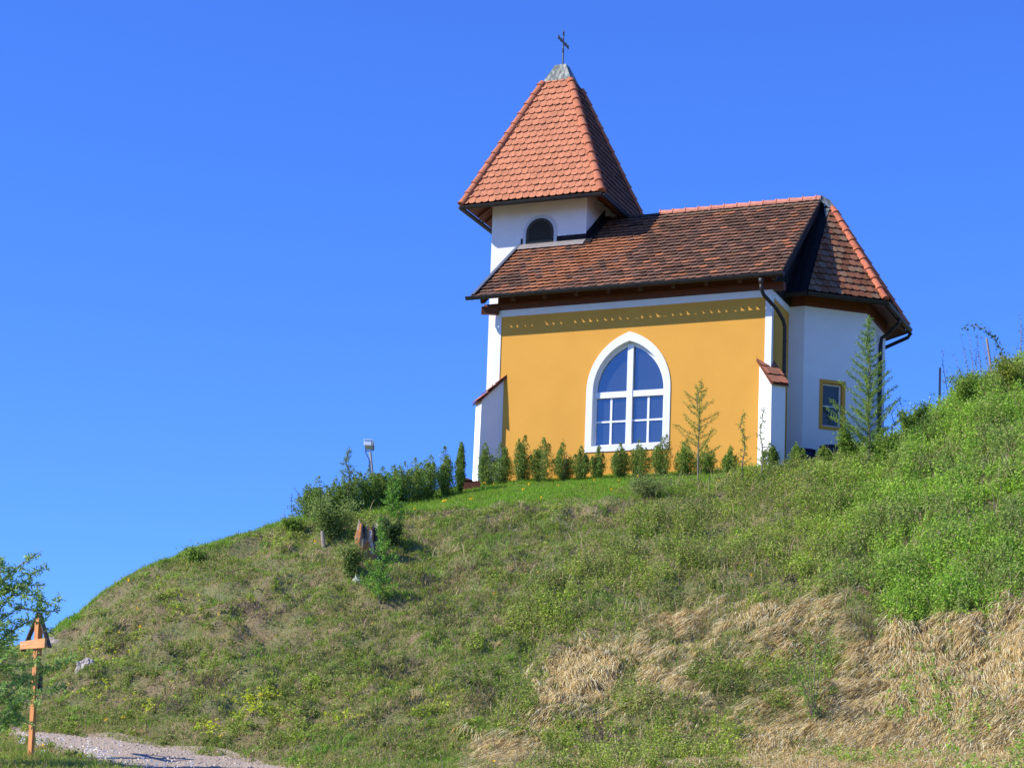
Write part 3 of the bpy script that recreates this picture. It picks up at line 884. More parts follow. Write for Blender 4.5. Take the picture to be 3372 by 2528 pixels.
#INSERT_REST
# ================================================================== GROUND
def ground_sheet():
    xs = np.concatenate([[-6000, -2500, -1000, -400, -150, -70, -40, -28], np.arange(-20, 22.01, .16), [30, 45, 80, 160, 400, 1000, 2500, 6000]])
    ys = np.concatenate([[-3000, -800, -200, -60, -20, 0, 10, 18, 24, 28, 31, 34], np.arange(36, 66, .16), [68, 72, 80, 95, 120, 160, 250, 500, 1000, 3000, 9000]])
    X, Y = np.meshgrid(xs, ys)
    Z = height(X, Y)
    V = np.stack([X, Y, Z], -1).reshape(-1, 3)
    nx, ny = len(xs), len(ys)
    i = np.arange(nx * ny).reshape(ny, nx)
    Fq = np.stack([i[:-1, :-1], i[:-1, 1:], i[1:, 1:], i[1:, :-1]], -1).reshape(-1, 4)
    m = noisy('earth_and_thatch', (.20, .15, .08), (.15, .16, .06), 1.3, .95, 8, .5, 14, .38, .62)
    o = npmesh('ground', V, Fq, np.full((len(V), 3), .2), m)
    o.data.polygons.foreach_set('use_smooth', [True] * len(Fq))
    tag(o, kind='structure')
ground_sheet()

# gravel path : band between its two edges (photo layout), laid on the ground
def lane_y(x):   # far and near edge of the path in depth as function of X
    return None
far = [(-500, 2372), (0, 2402), (130, 2415), (300, 2432), (450, 2450), (650, 2484), (850, 2518), (1050, 2552), (1300, 2600)]
near = [(-500, 2385), (0, 2420), (100, 2445), (200, 2474), (300, 2502), (450, 2535), (600, 2575), (800, 2640), (1000, 2680), (1250, 2720)]
def path_edges():
    A = np.array([hit(x, y, 30, 60)[:2] for x, y in far]); B = np.array([hit(x, y, 30, 60)[:2] for x, y in near])
    return A, B
PA, PB = path_edges()
def path_w(X, Y):
    """>0 inside the path, metres from the nearer edge"""
    fa = np.interp(X, PA[:, 0], PA[:, 1]); nb = np.interp(X, PB[:, 0], PB[:, 1])
    ins = np.minimum(fa - Y, Y - nb)
    return np.where(X < PA[-1, 0] + .5, ins, -5) + (fbm(X * 2, Y * 2, 31, 2) - .5) * .35
def path_sheet():
    xs = np.arange(PA[0, 0], PA[-1, 0], .12)
    V = []; n = 22
    for x in xs:
        fa = np.interp(x, PA[:, 0], PA[:, 1]) + .25 + .1 * math.sin(x * 3); nb = np.interp(x, PB[:, 0], PB[:, 1]) - .2
        for k in range(n + 1): V.append((x, nb + (fa - nb) * k / n))
    V = np.array(V); Z = height(V[:, 0], V[:, 1]) + .03
    V = np.column_stack([V, Z])
    i = np.arange(len(V)).reshape(len(xs), n + 1)
    Fq = np.stack([i[:-1, :-1], i[1:, :-1], i[1:, 1:], i[:-1, 1:]], -1).reshape(-1, 4)
    m = noisy('pale_gravel', (.46, .37, .27), (.28, .22, .155), 22, .95, 8, .9, 60, .35, .7)
    o = npmesh('path', V, Fq, np.full((len(V), 3), .3), m)
    tag(o, kind='structure')
path_sheet()

def sample(n, xr=(-650, 3800), Yr=(36.5, 62)):
    n = int(n * 1.13)
    """random ground points that the photo's field of view (with a margin) covers"""
    ua = ray(xr[0], 2000)[0]; ub = ray(xr[1], 2000)[0]
    Y = RS.uniform(Yr[0], Yr[1], n); u = RS.uniform(ua, ub, n)
    X = u * Y; Z = height(X, Y)
    px, py = proj(np.stack([X, Y, Z], -1))
    return X, Y, Z, px, py
SILX = [-300, 60, 130, 200, 300, 420, 600, 800, 960, 1100, 1250, 1500, 1600, 1700, 2400, 2600, 2700, 2880, 2960, 3060, 3200, 3300, 3372, 3700]
KR = K[4]; KB = K[5]
def front(X, Y, extra=1.0):
    u = X / Y
    return np.interp(u, KR[:, 0], KR[:, 1]) + extra, np.interp(u, KB[:, 0], KB[:, 1])
def smooth(a, b, x):
    t = np.clip((x - a) / (b - a), 0, 1); return t * t * (3 - 2 * t)
def lines(px, pts):
    p = np.array(pts, float); return np.interp(px, p[:, 0], p[:, 1])
# region lines in photo pixels (y of the boundary as function of x)
DRYR = [(-300, 4000), (2350, 2640), (2500, 2440), (2650, 2270), (2900, 2100), (3150, 2020), (3372, 1965), (3700, 1900)]
DRYTOP = [(-300, 2800), (900, 2760), (1500, 2560), (1640, 2400), (1760, 2270), (1950, 2150), (2100, 2080), (2300, 2040), (2500, 1990), (2700, 1975), (2820, 1950), (2900, 2040), (3000, 2050), (3150, 2010), (3372, 1950), (3700, 1900)]
LAWN = [(-300, 2080), (200, 2085), (420, 1925), (600, 1850), (960, 1745), (1150, 1690), (1300, 1690), (1500, 1685), (1700, 1675), (2000, 1650), (2300, 1620), (2600, 1560), (2900, 1500), (3372, 1200)]
LUSH = [(-300, 3000), (1500, 3000), (1700, 1950), (1900, 1760), (2100, 1640), (2400, 1590), (2700, 1530), (2900, 1470), (3372, 1200), (3700, 1100)]
def regions(X, Y, px, py):
    w = (fbm(X * .8, Y * .8, 41, 3) - .5)
    pyw = py + w * 190
    fine = (fbm(X * 3.1, Y * 3.1, 43, 2) - .5) * 260
    dry = smooth(-90, 110, pyw + fine * .6 - lines(px, DRYTOP))
    rr = smooth(-60, 60, py + w * 150 - lines(px, DRYR))
    dd_ = pyw + fine * .5 - lines(px, DRYTOP)
    belt = smooth(-30, 30, dd_) * smooth(250, 150, dd_) * smooth(1560, 1680, px) * smooth(.30, .40, fbm(X * 1.6, Y * 1.6, 49, 2))
    dry = np.maximum(np.maximum(dry * (1 - .7 * smooth(.46, .58, fbm(X * .9 + 9, Y * 1.1, 47, 3))), belt * .95), rr)
    lush = smooth(-60, 90, pyw - lines(px, LUSH)) * (1 - dry)
    lawn = smooth(20, -25, py + w * 40 - lines(px, LAWN))
    mix = fbm(X * .9 + 7, Y * .9, 51, 3)
    lefts = smooth(1500, 700, px + w * 500)
    return dry, lush, lawn, mix, lefts
def clear(X, Y, Z, px, py):
    """keep plants off the path and out of the building"""
    lx = (X - CORNER[0]) * math.cos(AL) - (Y - CORNER[1]) * math.sin(AL)
    ly = (X - CORNER[0]) * math.sin(AL) + (Y - CORNER[1]) * math.cos(AL)
    inb = (lx > -8.2) & (lx < .05) & (ly > -.02) & (ly < 9) | (lx > -9.6) & (lx < -6) & (ly > 2.6) & (ly < 6) | (lx > -.1) & (lx < 1.95) & (ly > 1.8) & (ly < 6.7)
    return (~inb) & (path_w(X, Y) < 0.02 + .1 * RS.rand(len(X)))
def bare(X, Y, px, py):
    q = np.minimum(np.hypot((px - 2130) / 210, (py - 2490) / 60), np.minimum(np.hypot((px - 1990) / 90, (py - 2415) / 40), np.hypot((px - 3290) / 60, (py - 1300) / 50)))
    return smooth(1.15, .6, q + (fbm(X * 2.2, Y * 2.2, 143, 2) - .5) * 1.1)
def slope_dir(X, Y):
    e = .35
    gx = (height(X + e, Y, False) - height(X - e, Y, False)) / (2 * e)
    gy = (height(X, Y + e, False) - height(X, Y - e, False)) / (2 * e)
    d = np.stack([-gx, -gy, -(gx ** 2 + gy ** 2)], -1)
    n = np.linalg.norm(d, axis=1)[:, None] + 1e-6
    return d / n, n[:, 0]

def blades(name, P, H, W, lean, droop, C, material, label, bendz=.35):
    """curved two-segment blades. lean (n,3) unit-ish direction, droop 0 upright .. 1 lying"""
    n = len(P)
    ang = RS.uniform(0, 2 * math.pi, n)
    # blade width mostly faces the viewer side or random
    s = np.stack([np.cos(ang), np.sin(ang), np.zeros(n)], -1)
    s[:, 0] = np.sign(s[:, 0] + 1e-6) * np.maximum(np.abs(s[:, 0]), .35)
    s = s / np.linalg.norm(s, axis=1)[:, None] * W[:, None] * .5
    up = np.array([0, 0, 1.0])
    d = droop[:, None]; h = H[:, None]
    q1 = P + (up * (1 - .35 * d) + lean * .45 * d) * h * .45
    q2 = q1 + (up * (.9 - 1.05 * d) + lean * (.25 + .9 * d)) * h * .35
    q3 = q2 + (up * (.7 - 1.25 * d) + lean * (.35 + .9 * d)) * h * .28
    V = np.empty((n, 8, 3))
    V[:, 0] = P - s; V[:, 1] = P + s; V[:, 2] = q1 + s * .85; V[:, 3] = q1 - s * .85
    V[:, 4] = q2 + s * .6; V[:, 5] = q2 - s * .6; V[:, 6] = q3 + s * .12; V[:, 7] = q3 - s * .12
    b = np.arange(n)[:, None, None] * 8
    F = (b + np.array([[0, 1, 2, 3], [3, 2, 4, 5], [5, 4, 6, 7]])).reshape(-1, 4)
    Cc = np.repeat(C, 8, axis=0)
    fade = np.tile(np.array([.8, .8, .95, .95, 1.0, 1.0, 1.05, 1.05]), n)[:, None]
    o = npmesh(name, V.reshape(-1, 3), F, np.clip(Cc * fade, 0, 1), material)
    return tag(o, kind='stuff')

def mixc(a, b, t): t = t[:, None]; return np.array(a) * (1 - t) + np.array(b) * t

# ---- 1. green grass, short on the lawn, taller on the slope
def green_grass():
    X, Y, Z, px, py = sample(1150000)
    dry, lush, lawn, mix, lefts = regions(X, Y, px, py)
    yr, yb = front(X, Y, 0)
    past = Y > yb + .5
    foreg = smooth(20, 60, py - lines(px, [(-300, 2380), (0, 2410), (130, 2450), (300, 2490), (450, 2520), (650, 2580)])) * smooth(650, 350, px)
    midz = smooth(850, 1150, px) * smooth(2000, 1700, px)
    dens = .26 + .9 * lawn + .42 * smooth(.38, .58, mix) + .2 * lush + .34 * midz - .30 * dry + dry * .55 * smooth(1450, 1650, px) * smooth(2850, 2500, px) * smooth(.42, .55, fbm(X * 1.5, Y * 1.5, 63, 2)) - .06 * lefts * smooth(.55, .42, mix) + foreg
    dens = np.clip(dens, .04, 1)
    keep = (RS.rand(len(X)) < dens) & clear(X, Y, Z, px, py) & (~past | (px > 1000)) & (py < 2720) & (Y < yb + 1.2) & (RS.rand(len(X)) > bare(X, Y, px, py))
    X, Y, Z, px, py, lawn, lush, dry, mix, lefts, foreg = [a[keep] for a in (X, Y, Z, px, py, lawn, lush, dry, mix, lefts, foreg)]
    n = len(X); P = np.stack([X, Y, Z - .01], -1)
    sd, _ = slope_dir(X, Y)
    H = RS.uniform(.06, .17, n) * (1 - .15 * lawn) * (1 + .9 * foreg + .5 * lefts * lawn) + .10 * smooth(.5, .7, fbm(X * 1.8, Y * 1.8, 61, 2)) * RS.rand(n)
    W = RS.uniform(.008, .016, n)
    lean = sd * .5 + np.stack([RS.normal(size=n), RS.normal(size=n), np.zeros(n)], -1) * .6
    lean /= np.linalg.norm(lean, axis=1)[:, None]
    droop = RS.uniform(.1, .75, n)
    c = mixc((.14, .215, .030), (.27, .37, .050), RS.rand(n))
    fresh = np.clip(smooth(.42, .66, fbm(X * 1.1, Y * 1.1, 71, 2)) * .55 + .55 * lawn, 0, .9)
    c = c * (1 - fresh[:, None]) + np.array((.19, .37, .035)) * fresh[:, None]
    yel = (RS.rand(n) < (.20 + .12 * lefts + .2 * dry) * (1 - .75 * lawn))
    c[yel] = mixc((.46, .37, .17), (.32, .27, .12), RS.rand(int(yel.sum())))
    c *= RS.uniform(.75, 1.25, (n, 1))
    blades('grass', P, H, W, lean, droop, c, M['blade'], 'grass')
green_grass()

# ---- 2. dry straw: heavy combed-over tussocks at lower right, thin thatch elsewhere
def dry_grass():
    X, Y, Z, px, py = sample(30000, Yr=(37.5, 55))
    dry, lush, lawn, mix, lefts = regions(X, Y, px, py)
    big = fbm(X * .7 + 3, Y * .7, 81, 2)
    dens = dry * (.35 + .65 * smooth(.36, .52, big))
    rgt = smooth(-40, 50, py + (fbm(X * 1.4, Y * 1.4, 83, 2) - .5) * 170 - lines(px, DRYR))
    dens = np.clip(np.maximum(dens * .85, rgt * .97) - smooth(.62, .72, mix) * .25 * dry, 0, 1)
    keep = (RS.rand(len(X)) < dens) & (px > 800) & (py < 2700) & (path_w(X, Y) < -.1) & (RS.rand(len(X)) > bare(X, Y, px, py))
    X, Y = X[keep], Y[keep]
    drop = RS.rand(len(X)) < .38 * smooth(.45, .6, fbm(X * 1.5, Y * 1.5, 63, 2)) * (proj(np.stack([X, Y, height(X, Y)], -1))[0] < 2700); X, Y = X[~drop], Y[~drop]
    m = len(X); nb = 34
    Xb = np.repeat(X, nb) + RS.normal(size=m * nb) * .09
    Yb = np.repeat(Y, nb) + RS.normal(size=m * nb) * .07
    Zb = height(Xb, Yb)
    n = m * nb
    sd, _ = slope_dir(Xb, Yb)
    swirl = (fbm(Xb * .6, Yb * .6, 91, 2) - .5) * 2.6
    tuft = np.repeat(RS.normal(size=m) * .35, nb)
    side = -.55 + swirl + tuft
    lean = sd + np.stack([side, np.zeros(n), np.zeros(n)], -1) * .8 + RS.normal(size=(n, 3)) * .16
    lean /= np.linalg.norm(lean, axis=1)[:, None]
    H = np.repeat(RS.uniform(.75, 1.2, m), nb) * RS.uniform(.20, .42, n)
    W = RS.uniform(.010, .021, n)
    droop = RS.uniform(.58, 1.0, n)
    base = np.repeat(RS.rand(m), nb)
    c = mixc((.80, .675, .31), (.68, .47, .18), np.clip(base * .8 + RS.rand(n) * .3, 0, 1))
    pale = RS.rand(n) < .34
    c[pale] = np.array((.92, .85, .56)) * RS.uniform(.85, 1.05, (int(pale.sum()), 1))
    c *= RS.uniform(.62, 1.12, (n, 1))
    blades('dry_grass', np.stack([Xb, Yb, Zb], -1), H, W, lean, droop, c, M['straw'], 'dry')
    print('dry blades', n)
dry_grass()
def thatch():
    X, Y, Z, px, py = sample(420000, Yr=(37, 57))
    dry, lush, lawn, mix, lefts = regions(X, Y, px, py)
    yr, yb = front(X, Y, 0)
    dens = (.26 + .45 * smooth(.60, .42, mix)) * (1 - lawn * .95) * (1 - .45 * lush) + dry * .3
    dens *= smooth(yr + .6, yr - .5, Y) * .9 + .1 * (Y < yb)
    keep = (RS.rand(len(X)) < dens * (.5 - .1 * lefts)) & (RS.rand(len(X)) > .8 * bare(X, Y, px, py)) & clear(X, Y, Z, px, py) & (py < 2700)
    X, Y, Z, px, lefts, dry = [a[keep] for a in (X, Y, Z, px, lefts, dry)]
    n = len(X); sd, _ = slope_dir(X, Y)
    lean = sd + np.stack([-.3 + RS.normal(size=n) * .7, RS.normal(size=n) * .4, np.zeros(n)], -1)
    lean /= np.linalg.norm(lean, axis=1)[:, None]
    H = RS.uniform(.09, .30, n); W = RS.uniform(.007, .014, n); droop = RS.uniform(.5, 1, n)
    c = mixc((.58, .46, .22), (.37, .27, .13), RS.rand(n))
    ldry = smooth(.5, .7, fbm(X * .5, Y * .8, 101, 2)) * lefts
    c = c * (1 - .5 * ldry[:, None]) + np.array((.55, .36, .17)) * .5 * ldry[:, None]
    c *= RS.uniform(.7, 1.25, (n, 1))
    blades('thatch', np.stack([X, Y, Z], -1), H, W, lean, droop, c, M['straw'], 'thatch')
thatch()

# ---- 3. leafy undergrowth: low sprouting stems with small leaves
def undergrowth():
    X, Y, Z, px, py = sample(190000, Yr=(37, 59))
    dry, lush, lawn, mix, lefts = regions(X, Y, px, py)
    yr, yb = front(X, Y, 0)
    clump = fbm(X * 1.25 + 31, Y * 1.25, 111, 3)
    right = smooth(2500, 3100, px)
    cl2 = fbm(X * 3.4 + 5, Y * 3.4, 113, 2)
    dens = lush * (.10 + .75 * smooth(.38, .56, clump) * (.35 + .65 * smooth(.38, .55, cl2)) + .55 * right * smooth(.3, .5, cl2)) + (1 - lush) * (.10 + smooth(.50, .62, clump) * .45) * smooth(.40, .6, cl2) * (1 - lawn) * (1 - dry * .6)
    dens = np.clip(dens, 0, 1)
    dens *= (Y < yb + .4) * (1 - .9 * lawn * (px < 2500))
    keep = (RS.rand(len(X)) < dens) & clear(X, Y, Z, px, py) & (py < 2700)
    X, Y, Z, px, py, lush, right, clump, lefts = [a[keep] for a in (X, Y, Z, px, py, lush, right, clump, lefts)]
    m = len(X); nl = 15
    Hs = (.10 + .22 * lush + .14 * right) * RS.uniform(.5, 1.3, m) * (.7 + .8 * smooth(.4, .7, clump))
    tilt = RS.normal(size=(m, 2)) * .18
    k = np.tile((np.arange(nl) + .5) / nl, m) + RS.uniform(-.03, .03, m * nl)
    Hh = np.repeat(Hs, nl)
    P = np.stack([np.repeat(X, nl) + np.repeat(tilt[:, 0], nl) * Hh * k, np.repeat(Y, nl) + np.repeat(tilt[:, 1], nl) * Hh * k, np.repeat(Z, nl) + .02 + Hh * k], -1)
    P += RS.normal(size=P.shape) * np.array([.022, .022, .01])
    n = m * nl
    sz = RS.uniform(.032, .062, n) * (1 + .25 * np.repeat(right, nl))
    V, F = leaves(P, sz, aspect=.6)
    hue = np.repeat(fbm(X * 1.2, Y * 1.2, 121, 3) + RS.normal(size=m) * .12, nl)
    c = mixc((.15, .205, .038), (.36, .46, .058), np.clip((hue - .22) * 1.6, 0, 1))
    rr_ = np.repeat(right, nl)[:, None]; c = c * (1 - .55 * rr_) + np.array((.25, .47, .05)) * .55 * rr_
    dull = np.repeat(smooth(.5, .65, fbm(X * 1.7, Y * 1.7, 127, 2)), nl)[:, None] * .5; c = c * (1 - dull) + np.array((.20, .21, .09)) * dull
    old = RS.rand(n) < .11 * (1 - .6 * np.repeat(right, nl)); c[old] = (.38, .27, .15)
    c *= RS.uniform(.75, 1.25, (n, 1))
    tag(npmesh('undergrowth', V, F, np.repeat(c, 4, 0), M['leaf']), kind='stuff')
    print('undergrowth leaves', n)
    # last year's stalks standing in it
    X2, Y2, Z2, px2, py2 = sample(60000, Yr=(39, 57))
    d2, l2, la2, mx2, lf2 = regions(X2, Y2, px2, py2)
    zone = l2 * (.4 + .9 * smooth(.5, .62, fbm(X2 * .9, Y2 * .9, 131, 2))) + 1.2 * smooth(2900, 3150, px2) * smooth(2050, 1950, py2) * smooth(1450, 1560, py2) + .10 * (1 - la2) * (px2 > 900)
    lowband = smooth(120, 0, np.abs(py2 + 40 - lines(px2, DRYTOP))) * (px2 > 1500) * .5
    keep = (RS.rand(len(X2)) < (zone + lowband) * .13) & (py2 < 2650)
    X2, Y2, Z2, px2 = X2[keep], Y2[keep], Z2[keep], px2[keep]
    n = len(X2)
    H = RS.uniform(.22, .55, n) + .35 * smooth(2900, 3200, px2) * RS.rand(n)
    lean = np.stack([RS.normal(size=n), RS.normal(size=n), np.zeros(n)], -1); lean /= np.linalg.norm(lean, axis=1)[:, None]
    c = mixc((.62, .50, .28), (.24, .16, .09), RS.rand(n))
    blades('stalks', np.stack([X2, Y2, Z2], -1), H, np.full(n, .017), lean, RS.uniform(0, .25, n), c, M['straw'], 'stalks')
    print('stalks', n)
undergrowth()

def brambles():
    P_ = []; cc_ = []
    for (cx_, cy_, r, nn_) in ((1450, 1930, 45, 160), (1560, 1885, 35, 110), (1440, 2010, 55, 170), (2060, 1715, 60, 140), (1300, 2210, 60, 150), (1560, 2290, 50, 110), (690, 2265, 50, 150), (2850, 2075, 55, 170), (560, 2330, 45, 90),
                               (1720, 1880, 60, 140), (2050, 2300, 60, 130), (1000, 2160, 55, 120), (860, 2020, 50, 100), (2300, 1850, 60, 120), (2600, 1900, 60, 120), (1250, 2420, 60, 120), (3320, 1310, 45, 110), (1990, 2420, 50, 160), (1650, 1760, 50, 90), (2700, 1700, 70, 110), (420, 2150, 50, 80), (1200, 2050, 60, 90)):
        for _ in range(nn_):
            h_ = hit(cx_ + rnd.gauss(0, r), cy_ + rnd.gauss(0, r * .4)); P_.append(h_)
            cc_.append(np.array((.13, .095, .07)) * rnd.uniform(.6, 1.6) if rnd.random() < .75 else np.array((.40, .30, .20)) * rnd.uniform(.7, 1.2))
    P_ = np.array(P_); n = len(P_)
    lean = np.stack([RS.normal(size=n), RS.normal(size=n) * .5, np.zeros(n)], -1); lean /= np.linalg.norm(lean, axis=1)[:, None]
    blades('dead_brambles', P_, RS.uniform(.12, .48, n), np.full(n, .014), lean, RS.uniform(.2, .95, n), np.array(cc_), M['straw'], '')
brambles()

def tussocks():
    X, Y, Z, px, py = sample(900, Yr=(38.5, 58))
    dry, lush, lawn, mix, lefts = regions(X, Y, px, py)
    keep = (RS.rand(len(X)) < (.75 - .6 * dry - .3 * lush)) & clear(X, Y, Z, px, py) & (py < 2600) & (py > lines(px, LAWN) - 10)
    X, Y = X[keep], Y[keep]; m = len(X); nb = 46
    rr = np.repeat(RS.uniform(.05, .15, m), nb)
    Xb = np.repeat(X, nb) + RS.normal(size=m * nb) * rr; Yb = np.repeat(Y, nb) + RS.normal(size=m * nb) * rr; n = m * nb
    H = np.repeat(RS.uniform(.12, .30, m), nb) * RS.uniform(.6, 1.15, n)
    lean = np.stack([Xb - np.repeat(X, nb) + .04, Yb - np.repeat(Y, nb) - .03, np.zeros(n)], -1); lean /= np.linalg.norm(lean, axis=1)[:, None] + 1e-6
    hue = np.repeat(RS.rand(m), nb)
    c = mixc((.17, .36, .045), (.30, .42, .07), hue); dryt = np.repeat(RS.rand(m) < .36, nb); c[dryt] = mixc((.66, .53, .30), (.45, .33, .17), RS.rand(int(dryt.sum())))
    c *= RS.uniform(.7, 1.2, (n, 1))
    blades('grass_tussocks', np.stack([Xb, Yb, height(Xb, Yb)], -1), H, RS.uniform(.009, .017, n), lean, RS.uniform(.25, .8, n), c, M['blade'], '')
tussocks()

# ---- 4. wild flowers and yellow-green spurge
def flowers():
    Ps = []; Cs = []; Ss = []
    X, Y, Z, px, py = sample(2600, Yr=(38, 60))
    dry, lush, lawn, mix, lefts = regions(X, Y, px, py)
    p = .02 + .10 * lawn * (px > 1000) + .03 * lefts
    k = (RS.rand(len(X)) < p) & clear(X, Y, Z, px, py) & (py < 2550) & (py > 1560)
    for x, y, z in zip(X[k], Y[k], Z[k]):
        for _ in range(5): Ps.append((x + rnd.uniform(-.015, .015), y + rnd.uniform(-.015, .015), z + .13 + rnd.uniform(-.01, .01))); Cs.append((.9, .55, .02)); Ss.append(.045)
    for (cx_, cy_, r, nn_) in ((830, 2330, 40, 60), (690, 2410, 28, 26), (890, 2300, 24, 22), (350, 2150, 60, 30), (260, 2290, 60, 20), (1120, 2380, 50, 14), (600, 2000, 60, 14), (1420, 2300, 60, 10), (470, 2330, 60, 18)):
        for _ in range(nn_):
            h_ = hit(cx_ + rnd.gauss(0, r), cy_ + rnd.gauss(0, r * .45))
            for _ in range(6): Ps.append((h_[0] + rnd.gauss(0, .02), h_[1] + rnd.gauss(0, .02), h_[2] + .12 + rnd.gauss(0, .015))); Cs.append((.50, .55, .04)); Ss.append(.04)
    for _ in range(70):     # white stitchwort along the near edge of the path
        x = rnd.uniform(60, 650); y = lines(x, [(0, 2425), (130, 2450), (300, 2480), (450, 2520), (650, 2560)]) + rnd.gauss(10, 16)
        h_ = hit(x, float(y), 36, 50)
        for _ in range(5): Ps.append((h_[0] + rnd.gauss(0, .025), h_[1] + rnd.gauss(0, .03), h_[2] + .14 + rnd.gauss(0, .03))); Cs.append((.80, .78, .72)); Ss.append(.035)
    P = np.array(Ps); V, F = leaves(P, np.array(Ss), aspect=1.0)
    tag(npmesh('wildflowers', V, F, np.repeat(np.array(Cs), 4, 0), M['leaf']), kind='stuff')
flowers()

# ---- gravel stones on the path
def gravel():
    n = 9000
    X = RS.uniform(PA[0, 0], PA[-1, 0], n); Y = RS.uniform(36, 46, n)
    k = path_w(X, Y) > -.05; X, Y = X[k], Y[k]; n = len(X)
    Z = height(X, Y) + .03
    r = RS.uniform(.008, .028, n)
    base = np.array([(-1, -1, -.3), (1, -1, -.3), (1, 1, -.3), (-1, 1, -.3), (-.6, -.6, .6), (.6, -.6, .6), (.6, .6, .6), (-.6, .6, .6)], float)
    V = base[None] * r[:, None, None] * RS.uniform(.6, 1.4, (n, 1, 3))
    a = RS.uniform(0, 6.28, n); ca, sa = np.cos(a), np.sin(a)
    V = np.stack([V[..., 0] * ca[:, None] - V[..., 1] * sa[:, None], V[..., 0] * sa[:, None] + V[..., 1] * ca[:, None], V[..., 2]], -1)
    V += np.stack([X, Y, Z], -1)[:, None]
    F = (np.arange(n)[:, None, None] * 8 + np.array([[4, 5, 6, 7], [0, 1, 5, 4], [1, 2, 6, 5], [2, 3, 7, 6], [3, 0, 4, 7]])).reshape(-1, 4)
    c = mixc((.50, .42, .32), (.28, .22, .16), RS.rand(n))
    tag(npmesh('gravel', V.reshape(-1, 3), F, np.repeat(c, 8, 0), M['tile']), kind='stuff')
gravel()

# ================================================================== SHRUBS
def shrub_mesh(seed, h, r, spires, taper=.5, n=2600, c1=(.06, .11, .022), c2=(.23, .33, .06), leaf=.042):
    n = int(n * 2.7)
    rs = np.random.RandomState(seed)
    """upright clipped evergreen: several tapering leafy shoots growing from one base"""
    P = []
    shoots = spires * 3 + rs.randint(2, 5)
    lead = rs.randint(shoots)
    for k in range(shoots):
        a = rs.uniform(0, 6.283); q_ = math.sqrt(rs.rand())
        if spires == 1: q_ *= .45
        rr = r * .80 * q_
        hh = h * (1.0 - .26 * q_ ** 1.5) * rs.uniform(.66, 1.0)
        if k == lead: hh = h; rr *= .3
        top = np.array([math.cos(a) * rr, math.sin(a) * rr]); base = top * .35; bulge = top * 1.12
        m = int(n / shoots * (.5 + .5 * hh / h))
        t = rs.rand(m) ** .9
        rad = (r * .30 + .03) * np.interp(t, [0, .1, .35, .75, .92, 1.0], [.35, .6, 1.05, 1.0, .55, .15]) * (1 + .3 * np.sin(t * 19 + k * 2))
        an = rs.uniform(0, 6.283, m); qq = np.sqrt(rs.rand(m)) * rad
        w_ = np.interp(t, [0, .45, 1.0], [0, 1, .9])[:, None]
        cxy = base * (1 - w_) + bulge * w_
        P.append(np.stack([cxy[:, 0] + np.cos(an) * qq, cxy[:, 1] + np.sin(an) * qq, t * hh * .93 + .02], -1))
        if rs.rand() < .55:
            g = 12; tt = rs.rand(g)
            P.append(np.stack([cxy[-1, 0] * 0 + top[0] + rs.normal(size=g) * .010, top[1] + rs.normal(size=g) * .010, hh * .90 + tt * h * rs.uniform(.08, .16)], -1))
    P = np.concatenate(P)
    V, F = leaves(P, rs.uniform(.6, 1.25, len(P)) * leaf, rs, .55, (0, 0, 1), .3)
    c = leafcol(len(P), c1, c2, rs, .25)
    gold = rs.rand(len(P)) < .05; c[gold] = (.36, .38, .10)
    return V, F, np.repeat(c, 4, 0)
def shrub_obj(name, seed, loc, label, group, h, r, spires, cat='shrub', scale=(1, 1, 1), rz=0, **kw):
    root = empty(name, loc, rz); root.scale = scale
    tag(root, label, cat, group)
    V, F, C = shrub_mesh(seed, h, r, spires, **kw)
    npmesh('foliage', V, F, C, M['leaf'], root)
    st = MB()
    for k in range(3):
        a = k * 2.1 + seed
        st.tube([(0, 0, -.1), (math.cos(a) * r * .2, math.sin(a) * r * .2, h * .4), (math.cos(a) * r * .3, math.sin(a) * r * .3, h * .75)], [.014, .010, .004], 5)
    st.make('stem', M['bark'], root)
    return root
def wallfoot(x, y, off=1.0):
    """ground point on the line parallel to the nave wall, off metres in front of it, seen at photo column x"""
    d = ray(x, y)
    b = np.array([math.sin(AL), math.cos(AL)])
    k = ((CORNER[:2] @ b) - off) / (d[:2] @ b)
    return np.array([d[0] * k, k, float(height(d[0] * k, k))])
# row in front of the wall: (x of centre, y of top, y of foot, half width px, shoots)
ROW = [(1600, 1450, 1588, 36, 3, 'dark dense boxwood shrub covering the foot of the left buttress'),
       (1650, 1452, 1586, 38, 3, 'dark boxwood shrub just right of the left buttress'),
       (1715, 1425, 1582, 38, 2, 'boxwood shrub with two pointed tops, third from the white left corner'),
       (1787, 1430, 1575, 40, 3, 'wide boxwood shrub with one tall top, fourth from the white left corner'),
       (1856, 1450, 1573, 36, 2, 'medium boxwood shrub midway between the left buttress and the pointed window'),
       (1914, 1465, 1566, 26, 2, 'narrow boxwood shrub under the left edge of the pointed window surround'),
       (1966, 1462, 1560, 24, 2, 'thin boxwood shrub under the left panes of the pointed window'),
       (2040, 1452, 1557, 30, 3, 'boxwood shrub with twin tips under the middle of the pointed window'),
       (2106, 1440, 1550, 32, 3, 'boxwood shrub under the right casement of the pointed window'),
       (2185, 1425, 1548, 40, 3, 'tallest boxwood shrub in front of the right edge of the pointed window'),
       (2255, 1440, 1545, 30, 3, 'fresh green boxwood shrub right of the pointed window, left of the larch sapling'),
       (2323, 1462, 1540, 34, 4, 'rounded boxwood shrub directly behind the larch sapling on the ochre wall'),
       (2404, 1465, 1535, 24, 4, 'small round boxwood shrub on the ochre wall between sapling and right buttress'),
       (2536, 1455, 1512, 26, 4, 'small boxwood shrub at the foot of the right buttress'),
       (2625, 1452, 1506, 26, 4, 'round yellowish boxwood shrub in front of the blue barrels'),
       (2712, 1465, 1500, 22, 4, 'lowest round boxwood shrub below the small apse window')]
